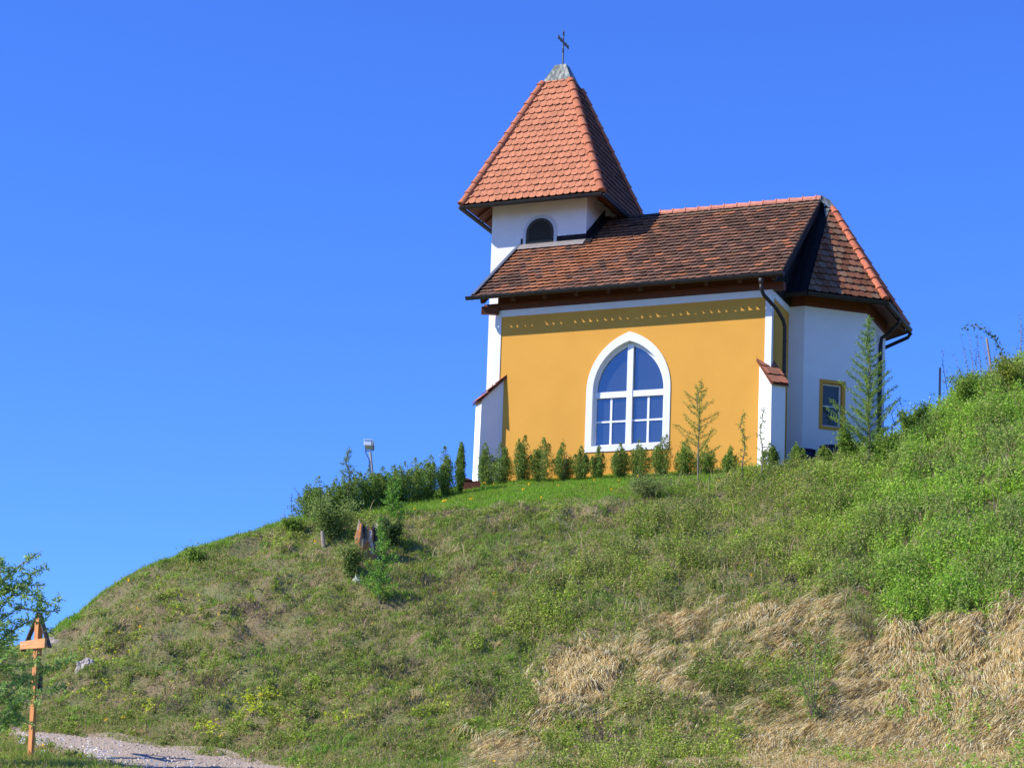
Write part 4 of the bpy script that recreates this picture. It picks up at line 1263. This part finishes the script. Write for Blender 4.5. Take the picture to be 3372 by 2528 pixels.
for i, (x, yt, yb, hw, sp_, lab) in enumerate(ROW):
    p = wallfoot(x, yb, 1.0)
    px_, py_ = proj(p); sc = F_PX / p[1]
    h = (py_ - yt) / sc + .05
    top = at(x, yt, p[1])[2]
    h = max(.4, top - p[2])
    r = hw / sc * 1.1
    light = i in (10, 11, 12, 14, 15)
    kw = dict(c1=(.10, .17, .03), c2=(.24, .34, .055)) if light else {}
    shrub_obj('boxwood_shrub', 100 + i, p, lab, 'boxwood shrubs in front of the chapel', h, r, sp_, n=int(2300 * (.5 + h * .6)), **kw)
# hedge on the left of the chapel
HED = [(1515, 1445, 1600, 22, 1, 58.5, 'slender cone shaped boxwood standing alone left of the chapel corner'),
       (1467, 1462, 1612, 32, 3, 58, 'two topped boxwood shrub, second one left of the chapel corner'),
       (1412, 1488, 1622, 34, 3, 57.6, 'dark boxwood shrub third from the chapel in the left hedge'),
       (1372, 1500, 1630, 34, 3, 57.2, 'boxwood shrub of the left hedge, fourth from the chapel'),
       (1325, 1515, 1640, 36, 4, 56.8, 'boxwood shrub of the left hedge above the blue marker'),
       (1285, 1525, 1640, 34, 3, 56.4, 'boxwood shrub of the left hedge right behind the bright larch tuft'),
       (1250, 1528, 1645, 30, 3, 56.2, 'boxwood shrub just right of the floodlight pole'),
       (1217, 1535, 1655, 24, 3, 55.8, 'dark narrow boxwood shrub at the floodlight pole'),
       (1180, 1545, 1665, 34, 4, 55.4, 'boxwood shrub just left of the floodlight pole'),
       (1135, 1560, 1680, 38, 4, 55.0, 'broad boxwood shrub under the wispy larch top'),
       (1090, 1565, 1695, 40, 4, 54.8, 'boxwood shrub of the left hedge, third from its outer end'),
       (1045, 1560, 1712, 42, 4, 54.6, 'tall bushy boxwood shrub, second from the outer end of the left hedge'),
       (1012, 1590, 1725, 34, 3, 54.4, 'outermost boxwood shrub at the left end of the hedge')]
for i, (x, yt, yb, hw, sp_, Yd, lab) in enumerate(HED):
    p = foot(x, yb, Yd); p[2] = min(p[2], at(x, yb, Yd)[2] + .1)
    top = at(x, yt, Yd)[2]
    h = top - p[2]; r = hw / (F_PX / Yd) * 1.45
    shrub_obj('boxwood_shrub', 200 + i, p, lab, 'boxwood hedge left of the chapel', h, r, sp_, n=int(3000 * (.4 + h * .6)), c1=(.07, .13, .025), c2=(.25, .36, .065))

# larch saplings: straight stem, whorled side shoots set with soft needle tufts
def larch(name, loc, h, spread, seed, label, nb=34, pw=1.0, low=.12, c1=(.13, .22, .035), c2=(.28, .38, .06), group=None, leaf=.04, dense=1.0, rise=.35):
    rs = np.random.RandomState(seed)
    root = empty(name, loc); tag(root, label, 'sapling', group)
    tr = MB(); wob = [(rs.normal() * .012 * i, rs.normal() * .012 * i) for i in range(7)]
    pts = [(wob[i][0], wob[i][1], -.1 + (h + .1) * i / 6) for i in range(7)]
    tr.tube(pts, [.022 * (h / 2) ** .5 * (1 - .85 * i / 6) + .003 for i in range(7)], 6)
    P = []
    for k in range(nb):
        t = low + (1 - low) * (k + rs.rand() * .6) / nb
        a = k * 2.4 + rs.uniform(-.4, .4)
        L = spread * (1 - t) ** pw * rs.uniform(.4, 1.15) + .05
        z0 = t * h
        d = np.array([math.cos(a), math.sin(a), rs.uniform(rise - .25, rise + .35)])
        i0 = min(5, int(t * 6)); f_ = t * 6 - i0
        base = np.array(pts[i0]) * (1 - f_) + np.array(pts[i0 + 1]) * f_
        mid = base + d * L * .5; end = base + d * L * .95 + np.array([0, 0, .10 * L])
        tr.tube([base, mid, end], [.007, .005, .002], 4, caps=False)
        m = int(L * 300 * dense) + 12
        s_ = rs.rand(m)
        q = np.where(s_[:, None] < .5, base + (mid - base) * s_[:, None] * 2, mid + (end - mid) * (s_[:, None] * 2 - 1))
        P.append(q + rs.normal(size=(m, 3)) * .022)
    m = int(160 * dense); tt = rs.uniform(.55, 1.04, m)
    P.append(np.stack([np.interp(tt, [0, 1], [0, pts[-1][0]]) + rs.normal(size=m) * .015, np.interp(tt, [0, 1], [0, pts[-1][1]]) + rs.normal(size=m) * .015, tt * h], -1))
    P = np.concatenate(P)
    tr.make('trunk', M['bark'], root)
    V, F = leaves(P, rs.uniform(.7, 1.3, len(P)) * leaf, rs, .5)
    npmesh('crown', V, F, np.repeat(leafcol(len(P), c1, c2, rs), 4, 0), M['leaf'], root)
    return root
def larch_at(x, yt, yb, Yd, spread_px, seed, label, **kw):
    p = foot(x, yb, Yd); h = at(x, yt, Yd)[2] - p[2]
    return larch('larch_sapling', p, h, spread_px / (F_PX / Yd), seed, label, group='larch saplings on the bank', **kw)
p = hit(2297, 1605)
larch_at(2297, 1255, 1605, p[1], 165, 3, 'thin larch sapling standing in front of the ochre wall right of the pointed window', low=.30, nb=34, rise=.5, pw=.8, dense=.8, leaf=.036, c1=(.20, .25, .035), c2=(.34, .38, .06))
p = hit(2858, 1540)
larch_at(2858, 1045, 1540, p[1], 185, 5, 'tallest larch sapling in front of the small apse window', low=.10, nb=78, dense=1.15, rise=.5, c1=(.12, .21, .04), c2=(.26, .38, .06))
p = hit(1252, 1985)
larch_at(1252, 1700, 1985, p[1], 90, 8, 'bright green larch sapling on the slope right of the old stump', low=.10, nb=50, dense=1.0, c1=(.10, .24, .035), c2=(.24, .42, .06), leaf=.042, rise=.2)
larch_at(1137, 1480, 1700, 54.7, 75, 13, 'wispy larch top sticking out above the left hedge', low=.1, nb=40, dense=.6, c1=(.10, .18, .04), c2=(.22, .32, .06))
p = hit(1290, 1700)
larch_at(1290, 1560, 1700, p[1], 62, 17, 'low bright larch tuft in front of the hedge near the blue marker', low=.05, nb=34, dense=1.0, c1=(.10, .24, .035), c2=(.24, .42, .06), leaf=.042)
p = hit(2460, 1590)
larch_at(2445, 1360, 1580, p[1], 40, 19, 'sparse tall twig shrub left of the right buttress', low=.1, nb=22, dense=.55)
larch_at(2508, 1340, 1600, p[1] - .2, 34, 23, 'sparse leafy twig in front of the white right buttress', low=.25, nb=18, dense=.4)

# loose broadleaf bushes
def bush(name, loc, h, r, seed, label, n=2200, c1=(.12, .20, .035), c2=(.27, .38, .055), leaf=.055, cat='bush', group=None, stems=9):
    n = int(n * 1.8); rs = np.random.RandomState(seed); root = empty(name, loc); tag(root, label, cat, group)
    st = MB(); P = []
    for k in range(stems):
        a = rs.uniform(0, 6.283); rr = r * rs.uniform(.2, 1); hh = h * rs.uniform(.55, 1.0)
        top = np.array([math.cos(a) * rr, math.sin(a) * rr, hh]); mid = np.array([top[0] * .35, top[1] * .35, hh * .5])
        st.tube([(0, 0, -.08), mid, top], [.009, .007, .003], 4, caps=False)
        m = int(n / stems); t = rs.rand(m) ** .8
        q = np.where(t[:, None] < .5, mid * (t[:, None] * 2), mid + (top - mid) * (t[:, None] * 2 - 1))
        P.append(q + rs.normal(size=(m, 3)) * (r * .16))
    P = np.concatenate(P); P = P[P[:, 2] > -.02]
    st.make('stem', M['bark'], root)
    V, F = leaves(P, rs.uniform(.7, 1.3, len(P)) * leaf, rs, .6)
    npmesh('foliage', V, F, np.repeat(leafcol(len(P), c1, c2, rs), 4, 0), M['leaf'], root)
    return root
def bush_at(x, yt, yb, rpx, seed, label, Yd=None, **kw):
    p = hit(x, yb) if Yd is None else foot(x, yb, Yd)
    h = at(x, yt, p[1])[2] - p[2]
    return bush('bush', p, h, rpx / (F_PX / p[1]), seed, label, **kw)
bush_at(2790, 1405, 1530, 55, 31, 'leafy light green bush left of the tallest larch sapling', n=2600)
bush_at(2905, 1430, 1530, 60, 32, 'leafy bush right of the tallest larch sapling beneath the apse downpipe', n=2400)
bush_at(1290, 1705, 1800, 42, 33, 'dark small bush right above the bright larch sapling on the slope', n=2200, c1=(.03, .06, .02), c2=(.09, .15, .035))
bush_at(1150, 1790, 1900, 60, 44, 'leafy scrub growing against the left side of the old stump', n=1500, c1=(.12, .18, .045), c2=(.26, .33, .08))
bush_at(1085, 1640, 1770, 95, 34, 'olive scrubby bush below the left end of the hedge', n=3800, c1=(.12, .18, .045), c2=(.26, .33, .08))
bush_at(2130, 1560, 1640, 110, 35, 'scraggly olive bush on the rim below the pointed window', n=2600, c1=(.13, .17, .05), c2=(.26, .30, .09), leaf=.045)
bush_at(2680, 2090, 2370, 150, 36, 'low willow bush with slanting stems in the dry grass', n=640, c1=(.10, .20, .03), c2=(.22, .34, .05), stems=12, leaf=.05)
bush_at(3000, 1335, 1440, 60, 37, 'green bush on the ridge right of the apse', n=2400)
bush_at(3180, 1225, 1330, 70, 38, 'green bush under the tall stems on the right ridge', n=2800)
bush_at(3330, 1175, 1290, 70, 39, 'mossy green bush at the right end of the ridge', n=2600, c1=(.14, .19, .03), c2=(.30, .34, .05))
bush_at(960, 1700, 1750, 40, 40, 'low bush at the hill edge left of the hedge', n=900)
bush_at(640, 1800, 1860, 60, 41, 'leafy clump near the left crest of the hill', n=900)

# tall leafy stems standing against the sky
def wand(x0, y0, pts, seed, label, leafn=60, leaf=.045, Yd=None, rad=.012, c1=(.03, .06, .02), c2=(.09, .14, .035), group='tall leafy stems on the hill edge', name='leafy_stem', sp=.02, lstart=.1):
    rs = np.random.RandomState(seed)
    if Yd is None: b = hit(x0, y0); Yd = b[1]
    W = [at(x, y, Yd) for x, y in [(x0, y0)] + pts]
    root = empty(name, W[0]); tag(root, label, 'plant', group)
    L = [w_ - W[0] + np.array([0, rs.normal() * .02, 0]) for w_ in W]
    L[0] = L[0] - np.array([0, 0, .1])
    st = MB(); st.tube(L, list(np.linspace(rad, .003, len(L))), 5); st.make('stem', M['stem'], root)
    seg = np.array([np.linalg.norm(L[i + 1] - L[i]) for i in range(len(L) - 1)]); cum = np.concatenate([[0], np.cumsum(seg)])
    t = rs.uniform(lstart, 1.0, leafn) * cum[-1]
    P = np.stack([np.interp(t, cum, [l[k] for l in L]) for k in range(3)], -1) + rs.normal(size=(leafn, 3)) * sp
    V, F = leaves(P, rs.uniform(.7, 1.3, leafn) * leaf, rs, .55)
    npmesh('foliage', V, F, np.repeat(leafcol(leafn, c1, c2, rs), 4, 0), M['leaf'], root)
    return root
wand(3130, 1335, [(3118, 1280), (3108, 1220), (3103, 1190), (3107, 1150)], 1, 'single leafy stem right beside the upright stake', 55)
wand(3180, 1290, [(3168, 1240), (3152, 1200), (3138, 1165)], 2, 'leftmost leafy stem of the cluster on the right ridge', 50)
wand(3195, 1280, [(3185, 1210), (3175, 1150), (3160, 1096)], 3, 'second leafy stem of the ridge cluster, leaning left', 80)
wand(3212, 1275, [(3203, 1200), (3195, 1140), (3192, 1098)], 4, 'thin sparse stem in the middle of the ridge cluster', 40)
wand(3235, 1270, [(3230, 1210), (3222, 1150), (3217, 1103)], 5, 'densest leafy stem of the ridge cluster', 110)
wand(3225, 1280, [(3216, 1210), (3213, 1150)], 6, 'short leafy stem left of the densest one in the ridge cluster', 60)
wand(3262, 1265, [(3252, 1200), (3240, 1140), (3230, 1100)], 7, 'thin leafy stem just left of the slanted stake', 50)
wand(3322, 1260, [(3305, 1190), (3295, 1150), (3270, 1110), (3235, 1082), (3205, 1070), (3172, 1078)], 8, 'arching shoot with narrow pointed leaves bending over the slanted stake', 150, leaf=.085, rad=.016, sp=.03, c1=(.06, .11, .06), c2=(.12, .19, .10), lstart=.2)
wand(3362, 1210, [(3362, 1120), (3360, 1060), (3357, 1022)], 9, 'bare straight twig at the right edge of the photo', 45, lstart=.0, leaf=.04)
wand(3352, 1220, [(3360, 1150), (3364, 1110), (3364, 1062)], 10, 'leafy twig beside the bare one at the right edge', 80, sp=.05)
wand(3085, 1350, [(3060, 1330), (3068, 1290)], 11, 'short drooping sprig left of the upright stake', 16, sp=.03)
wand(2950, 1400, [(2935, 1360), (2960, 1330), (2985, 1320)], 12, 'small leafy branch right of the apse corner', 60, sp=.035)
wand(2985, 1400, [(2975, 1370), (2970, 1335)], 14, 'thin upright twig on the ridge right of the apse', 30)
wand(1040, 1725, [(1010, 1680), (990, 1640), (968, 1602)], 20, 'taller leafy twig at the left end of the hedge', 70, group='tall leafy stems on the hill edge', Yd=54.2)
wand(975, 1735, [(962, 1690), (958, 1650), (962, 1622)], 21, 'thin leafy twig left of the hedge against the sky', 45, Yd=54)
wand(945, 1745, [(938, 1710), (935, 1680)], 22, 'outermost short twig on the hill edge left of the hedge', 26, Yd=54)
wand(1000, 1735, [(985, 1700), (965, 1670), (945, 1665)], 25, 'bushy forked twig left of the hedge', 60, Yd=54, sp=.04)

# stakes
def stake(x0, y0, x1, y1, w, label):
    b = hit(x0, y0); a = at(x1, y1, b[1])
    root = MB(); d = a - b
    L0 = -np.array([0, 0, .25]) + d * -.05
    root.tube([L0, d * .5, d * .985, d], [w, w, w * .97, w * .75], 8)
    o = root.make('stake', M['stake']); o.location = tuple(b)
    tag(o, label, 'stake', 'wooden stakes on the right ridge')
stake(3092, 1350, 3096, 1210, .036, 'upright grey wooden stake on the ridge right of the chapel')
stake(3300, 1240, 3249, 1112, .036, 'slanted grey wooden stake leaning left on the right ridge')
stake(2938, 1440, 2938, 1405, .030, 'short pale stake right beside the foot of the apse')
# weathered post stump on the slope
b = hit(1070, 1800); o = MB(); o.tube([(0, 0, -.2), (-.05, 0, .12), (-.08, 0, .33), (-.09, 0, .37)], [.055, .052, .045, .03], 9)
oo = o.make('post', M['stake']); oo.location = tuple(b); tag(oo, 'short grey weathered post in the scrub left of the old stump', 'post')

# old broken tree stump
def stump():
    b = hit(1200, 1835)
    root = empty('tree_stump', b); tag(root, 'broken rotting tree stump with grey bark and orange wood on the slope', 'tree stump')
    rs = random.Random(5); n = 40; m = MB(); rings = 12; H = .86
    for j in range(rings + 1):
        t = j / rings
        for k in range(n):
            a = 2 * math.pi * k / n
            r = .25 * (1.35 - .35 * t) * (1 + .22 * (float(vnoise(k * .55, t * 2.2, 5)) - .5) + .22 * math.sin(a * 3 + 1) + .12 * math.sin(a * 7 + t * 2) + rs.uniform(-.07, .07))
            top = H * (.82 + .16 * math.sin(a * 2.0 + .6) + .07 * math.sin(a * 9))
            z = -.35 + t * (top + .35)
            m.v.append((math.cos(a) * r + .05 * t, math.sin(a) * r * .7, z))
            stripe = float(vnoise(k * .55, t * 2.2, 5)); g = rs.random()
            c = (.05, .04, .035) if stripe < .34 else ((.17, .145, .125) if stripe < .5 else ((.40, .17, .055) if stripe < .74 else (.50, .42, .33)))
            if t < .5 and stripe > .45: c = (.42, .18, .06) if g < .7 else (.30, .26, .10)
            m.c.append(c)
    for j in range(rings):
        for k in range(n):
            m.f.append((j * n + k, j * n + (k + 1) % n, (j + 1) * n + (k + 1) % n, (j + 1) * n + k))
    m.make('bark', colmat('rotten_bark', .95, .1, 0, .35, 12, .8), root, col=True)
    c = MB()
    for k in range(26):
        a = rs.uniform(0, 6.28); r = rs.uniform(.02, .2)
        x, y = math.cos(a) * r, math.sin(a) * r * .7; h0 = H * rs.uniform(.35, .95)
        c.tube([(x, y, .1), (x + rs.uniform(-.03, .03), y, h0 * .7), (x + rs.uniform(-.05, .05), y, h0)], [.04, .03, .006], 5, col=(.40, .17, .06) if rs.random() < .5 else (.36, .31, .25))
    c.make('heartwood', colmat('splintered_wood', .9, .1, 0, .3, 20, .5), root, col=True)
stump()
# pale rocks in the bank
def rock(x, y, r, seed, label, sq=(1, .7, .6), col=((.42, .37, .31), (.28, .24, .20))):
    b = hit(x, y); rs = np.random.RandomState(seed)
    import bmesh
    bm = bmesh.new(); bmesh.ops.create_icosphere(bm, subdivisions=4, radius=1)
    off = rs.rand(3) * 10
    for v in bm.verts:
        c = np.array(v.co)
        nz = 1 + .5 * (float(fbm(c[0] * 1.6 + off[0] + c[2], c[1] * 1.6 + off[1] - c[2] * .7, seed, 3)) - .5) * 1.6 + .25 * (float(fbm(c[0] * 6 + off[0], c[2] * 6 + c[1] * 3, seed + 5, 2)) - .5)
        v.co = Vector(c * nz * r * np.array(sq))
    me = bpy.data.meshes.new('rock'); bm.to_mesh(me); bm.free()
    me.materials.append(noisy('pale_rock', col[0], col[1], 5, .95, 8, .8, 18, .35, .65))
    o = bpy.data.objects.new('rock', me); COL.objects.link(o); o.location = tuple(b + np.array([0, .16, -.10]))
    o.rotation_euler = (.5, rs.uniform(-.3, .3), rs.uniform(-.3, .3))
    tag(o, label, 'rock', 'pale rocks showing in the bank')
rock(280, 2205, .36, 2, 'pale rock slab exposed on the slope right of the wayside cross', (.7, .5, 1.1), ((.46, .41, .36), (.36, .31, .26)))
rock(330, 2255, .34, 3, 'brownish rock just below the pale slab near the wayside cross', (1, .5, .6), ((.30, .24, .19), (.20, .16, .12)))
rock(200, 2105, .30, 4, 'pale stony outcrop on the crest behind the wayside cross', (1.3, .6, .4), ((.40, .34, .28), (.28, .22, .17)))
rock(1185, 1925, .22, 6, 'whitish rock at the foot of the old stump', (.7, .6, 1.3), ((.50, .47, .42), (.38, .33, .28)))

# floodlight on its pole
def floodlight():
    Yd = 57.0
    foot_ = at(1240, 1640, Yd); foot_[2] -= .3
    top = at(1219, 1487, Yd)
    root = empty('floodlight', foot_); tag(root, 'grey floodlight on a leaning pole above the left hedge', 'floodlight')
    T = top - foot_
    m = MB(); m.tube([(0, 0, 0), T], .034, 10); m.make('pole', M['zinc'], root, smooth=True)
    c = MB(); c.tube([T * .05 + np.array([-.05, -.03, 0]), T * .6 + np.array([-.055, -.03, 0]), T * .86 + np.array([-.05, -.03, 0]), T + np.array([-.12, -.03, -.02]), T + np.array([-.115, -.02, .06])], .013, 6); c.make('cable', M['black'], root, smooth=True)
    b = MB()
    b.beam(T + np.array([-.13, 0, .02]), T + np.array([.09, 0, .04]), .03, .02)
    b.beam(T + np.array([-.12, 0, .02]), T + np.array([-.135, 0, .17]), .03, .02, up=(0, 1, 0)); b.beam(T + np.array([.09, 0, .035]), T + np.array([.075, 0, .18]), .03, .02, up=(0, 1, 0))
    b.make('bracket', M['iron'], root)
    # housing: wedge-shaped box, tilted
    h = MB(); x0, x1 = -.13, .08
    prof = [(-.16, .20), (-.17, .30), (-.12, .36), (.14, .16), (.10, .05), (-.04, .06)]
    prof = [(-.10, .15), (-.15, .23), (-.14, .33), (-.10, .37), (.06, .33), (.17, .12), (.04, .07)]
    n = len(prof)
    Q = lambda x, p: T + np.array([x * .85 + .26 * (p[0]), p[0] * .85, .05 + (p[1] - .05) * .78])
    vs = [Q(x0, p) for p in prof] + [Q(x1, p) for p in prof]
    h.add(vs, [tuple(range(n)), tuple(reversed(range(n, 2 * n)))] + [(i, n + i, n + (i + 1) % n, (i + 1) % n) for i in range(n)])
    ho = h.make('housing', M['lampwhite'], root)
    g_ = MB(); A = T + np.array([0, 0, 0])
    g_.slab([Q(x0 - .025, (-.165, .18)), Q(x1 + .0, (-.165, .18)), Q(x1 + .0, (-.155, .36)), Q(x0 - .025, (-.155, .36))], np.array((0, .018, .004)))
    g_.slab([Q(x0 - .03, (-.18, .385)), Q(x1 + .01, (-.18, .385)), Q(x1 + .01, (-.04, .41)), Q(x0 - .03, (-.04, .41))], np.array((0, .0, -.018)))
    g_.make('lamp_lens', M['lampglass'], ho)
floodlight()

# two dark blue barrels beside the right buttress
def barrel(lx, ly, h, r, label):
    p = chw(lx, ly, 0); z = float(height(p[0], p[1]))
    root = empty('barrel', (p[0], p[1], z)); tag(root, label, 'barrel', 'blue plastic barrels beside the apse')
    n = 28; prof = [(r * .9, 0), (r * .97, .06), (r, h * .3), (r * 1.02, h * .34), (r, h * .38), (r, h * .64), (r * 1.02, h * .68), (r, h * .72), (r * .97, h - .05), (r * 1.03, h - .04), (r * 1.03, h), (r * .95, h), (r * .93, .05)]
    m = MB(); vs = [(math.cos(2 * math.pi * k / n) * a, math.sin(2 * math.pi * k / n) * a, b_) for a, b_ in prof for k in range(n)]
    fs = [(i * n + k, i * n + (k + 1) % n, (i + 1) * n + (k + 1) % n, (i + 1) * n + k) for i in range(len(prof) - 1) for k in range(n)]
    m.add(vs, fs + [tuple(range((len(prof) - 1) * n, len(prof) * n))]); m.make('barrel_body', M['blue'], root, smooth=True)
    t_ = MB(); t_.tube([(math.cos(2 * math.pi * k / 24) * r * 1.01, math.sin(2 * math.pi * k / 24) * r * 1.01, h) for k in range(25)], .014, 6); t_.make('rim', M['blue'], root, smooth=True)
barrel(.75, .95, .46, .30, 'dark blue barrel squeezed in beside the right buttress')
barrel(1.42, 1.25, .46, .31, 'blue barrel behind the round shrub under the apse wall')
# small pale blue marker in the grass
b = hit(1281, 1645); m = MB(); m.box(-.01, .01, -.01, .01, -.1, .1); m.box(-.08, .08, -.012, .012, .06, .12); o = m.make('marker', M['paleblue']); o.location = tuple(b); o.rotation_euler = (0, .1, .2)
tag(o, 'small pale blue plastic marker in the grass below the hedge', 'marker')
# low brown wooden planter box left of the chapel corner
p = foot(1556, 1590, 59.5); m = MB()
m.prism([(-.35, -.2), (.22, -.2), (.22, .2), (-.35, .2)], -.3, [.10, .16, .16, .10]); m.prism([(-.37, -.22), (.0, -.22), (.0, .22), (-.37, .22)], .161, [.28, .17, .17, .28])
o = m.make('wooden_trough', M['wood']); o.location = tuple(p + np.array([0, 0, .05])); tag(o, 'low brown wooden trough between the last hedge shrub and the chapel', 'trough')

# wayside cross with little roof
def wayside():
    Yd = 41.0
    base = hit(100, 2508, 36, 46); Yd = base[1]
    sc = F_PX / Yd
    root = empty('wayside_cross', base, math.radians(-50)); tag(root, 'wooden wayside cross with a small gabled board roof beside the gravel path', 'wayside cross')
    H = at(122, 2022, Yd)[2] - base[2]
    zb = at(118, 2122, Yd)[2] - base[2]
    m = MB(); m.box(-.075, .075, -.03, .03, -.4, H); m.make('post', M['crosswood'], root)
    m = MB(); m.box(.02, .075, .031, .07, zb - .5, H - .03); m.make('backing_board', M['crosswood'], root)
    L0, L1 = -.53, .44
    m = MB(); m.prism([(L0, -.075), (L1, -.075), (L1, -.0305), (L0, -.0305)], [zb - .055, zb - .09, zb - .09, zb - .055], zb + .09)
    m.make('crossbar', M['crosswood2'], root)
    for s_, L in ((-1, -L0 + .02), (1, L1 + .02)):
        a = np.array((0.0, 0, H + .02)); b_ = np.array((s_ * L, 0, zb - .09))
        d = b_ - a; nrm = np.array((-d[2], 0, d[0])); nrm = nrm / np.linalg.norm(nrm)
        if nrm[2] < 0: nrm = -nrm
        m2 = MB(); m2.slab([a + (0, -.03, 0), b_ + (0, -.03, 0), b_ + (0, .055, 0), a + (0, .055, 0)], nrm * .03); m2.make('roof_board', M['darkwood'], root)
    m = MB(); m.box(-.06, .06, .071, .13, zb - .88, zb - .50); m.make('plaque_box', M['darkwood'], root)
wayside()

# tree at the left edge with lance-shaped leaves
def left_tree():
    Yd = 39.1
    base = foot(-150, 2560, Yd)
    root = empty('tree', base); tag(root, 'leafy young willow tree at the left edge partly hiding the wayside cross', 'tree')
    rs = np.random.RandomState(77); sc = F_PX / Yd
    tr = MB(); P = []; D = []
    def W(x, y, dy=0.0): q = at(x, y, Yd) - base; q[1] += dy; return q
    trunk = [np.array((0, 0, -.3)), W(-110, 2300), W(-70, 2100), W(-30, 1950), W(15, 1830)]
    tr.tube(trunk, [.07, .055, .04, .022, .006], 8)
    limbs = [([(-60, 2000), (40, 1880), (100, 1835), (140, 1812)], 0.0), ([(-40, 1960), (60, 1930), (110, 1880), (138, 1870)], .2), ([(-60, 2080), (40, 1960), (120, 1960), (165, 1995), (212, 1975)], -.2),
             ([(-60, 2150), (60, 2060), (100, 2040), (135, 2050), (175, 2090)], .15), ([(-80, 2200), (20, 2120), (80, 2090)], -.4), ([(-90, 2300), (30, 2290), (90, 2240), (160, 2200), (240, 2170), (258, 2160)], -.15),
             ([(-90, 2350), (40, 2300), (140, 2280), (230, 2265)], -.3), ([(-90, 2380), (40, 2340), (100, 2310), (150, 2330)], -.5), ([(-60, 2150), (-10, 2000), (5, 1900), (12, 1840)], -.2), ([(-60, 2250), (20, 2180), (60, 2150)], -.5),
             ([(-90, 2420), (10, 2390), (70, 2370), (120, 2390)], -.4), ([(-60, 2230), (30, 2200), (110, 2190), (150, 2180)], -.45), ([(-80, 2320), (20, 2260), (70, 2230), (100, 2250)], .2), ([(0, 1960), (50, 1935), (90, 1925), (150, 1925)], .1), ([(-60, 2080), (0, 2040), (50, 2000), (60, 1990)], .3),
             ([(60, 2000), (120, 2010), (170, 2015), (205, 2008)], -.1), ([(-70, 2120), (-20, 2080), (40, 2060)], -.6), ([(-90, 2200), (-30, 2160), (20, 2110)], .5), ([(-80, 2450), (0, 2400), (60, 2330), (100, 2300)], -.6), ([(-80, 2400), (-20, 2330), (40, 2260)], -.7)]
    for pts, dy in limbs:
        L = [W(x, y, dy * (i / len(pts)) * 1.2) for i, (x, y) in enumerate(pts)]
        tr.tube(L, list(np.linspace(.018, .004, len(L))), 5, caps=False)
        seg = np.array([np.linalg.norm(L[i + 1] - L[i]) for i in range(len(L) - 1)]); cum = np.concatenate([[0], np.cumsum(seg)])
        nt = int(cum[-1] * 27)
        for t in rs.uniform(.12, 1.0, nt) * cum[-1]:
            c = np.array([np.interp(t, cum, [l[k] for l in L]) for k in range(3)])
            d = rand_unit(1, rs)[0]; d[2] += .25; d /= np.linalg.norm(d)
            tl = rs.uniform(.05, .26) * (1.2 - .7 * t / cum[-1])
            tr.tube([c, c + d * tl], [.003, .0015], 3, caps=False)
            m = int(6 + tl * 75)
            s_ = rs.rand(m)[:, None]
            P.append(c + d * tl * s_ + rs.normal(size=(m, 3)) * .018); D.append(np.repeat(d[None], m, 0))
    P = np.concatenate(P); D = np.concatenate(D)
    tr.make('trunk', M['bark'], root)
    V, F = leaves(P, rs.uniform(.6, 1.25, len(P)) * .085, rs, .30, D, .4)
    npmesh('crown', V, F, np.repeat(leafcol(len(P), (.13, .24, .07), (.36, .52, .12), rs), 4, 0), M['leaf'], root)
    print('tree leaves', len(P))
left_tree()
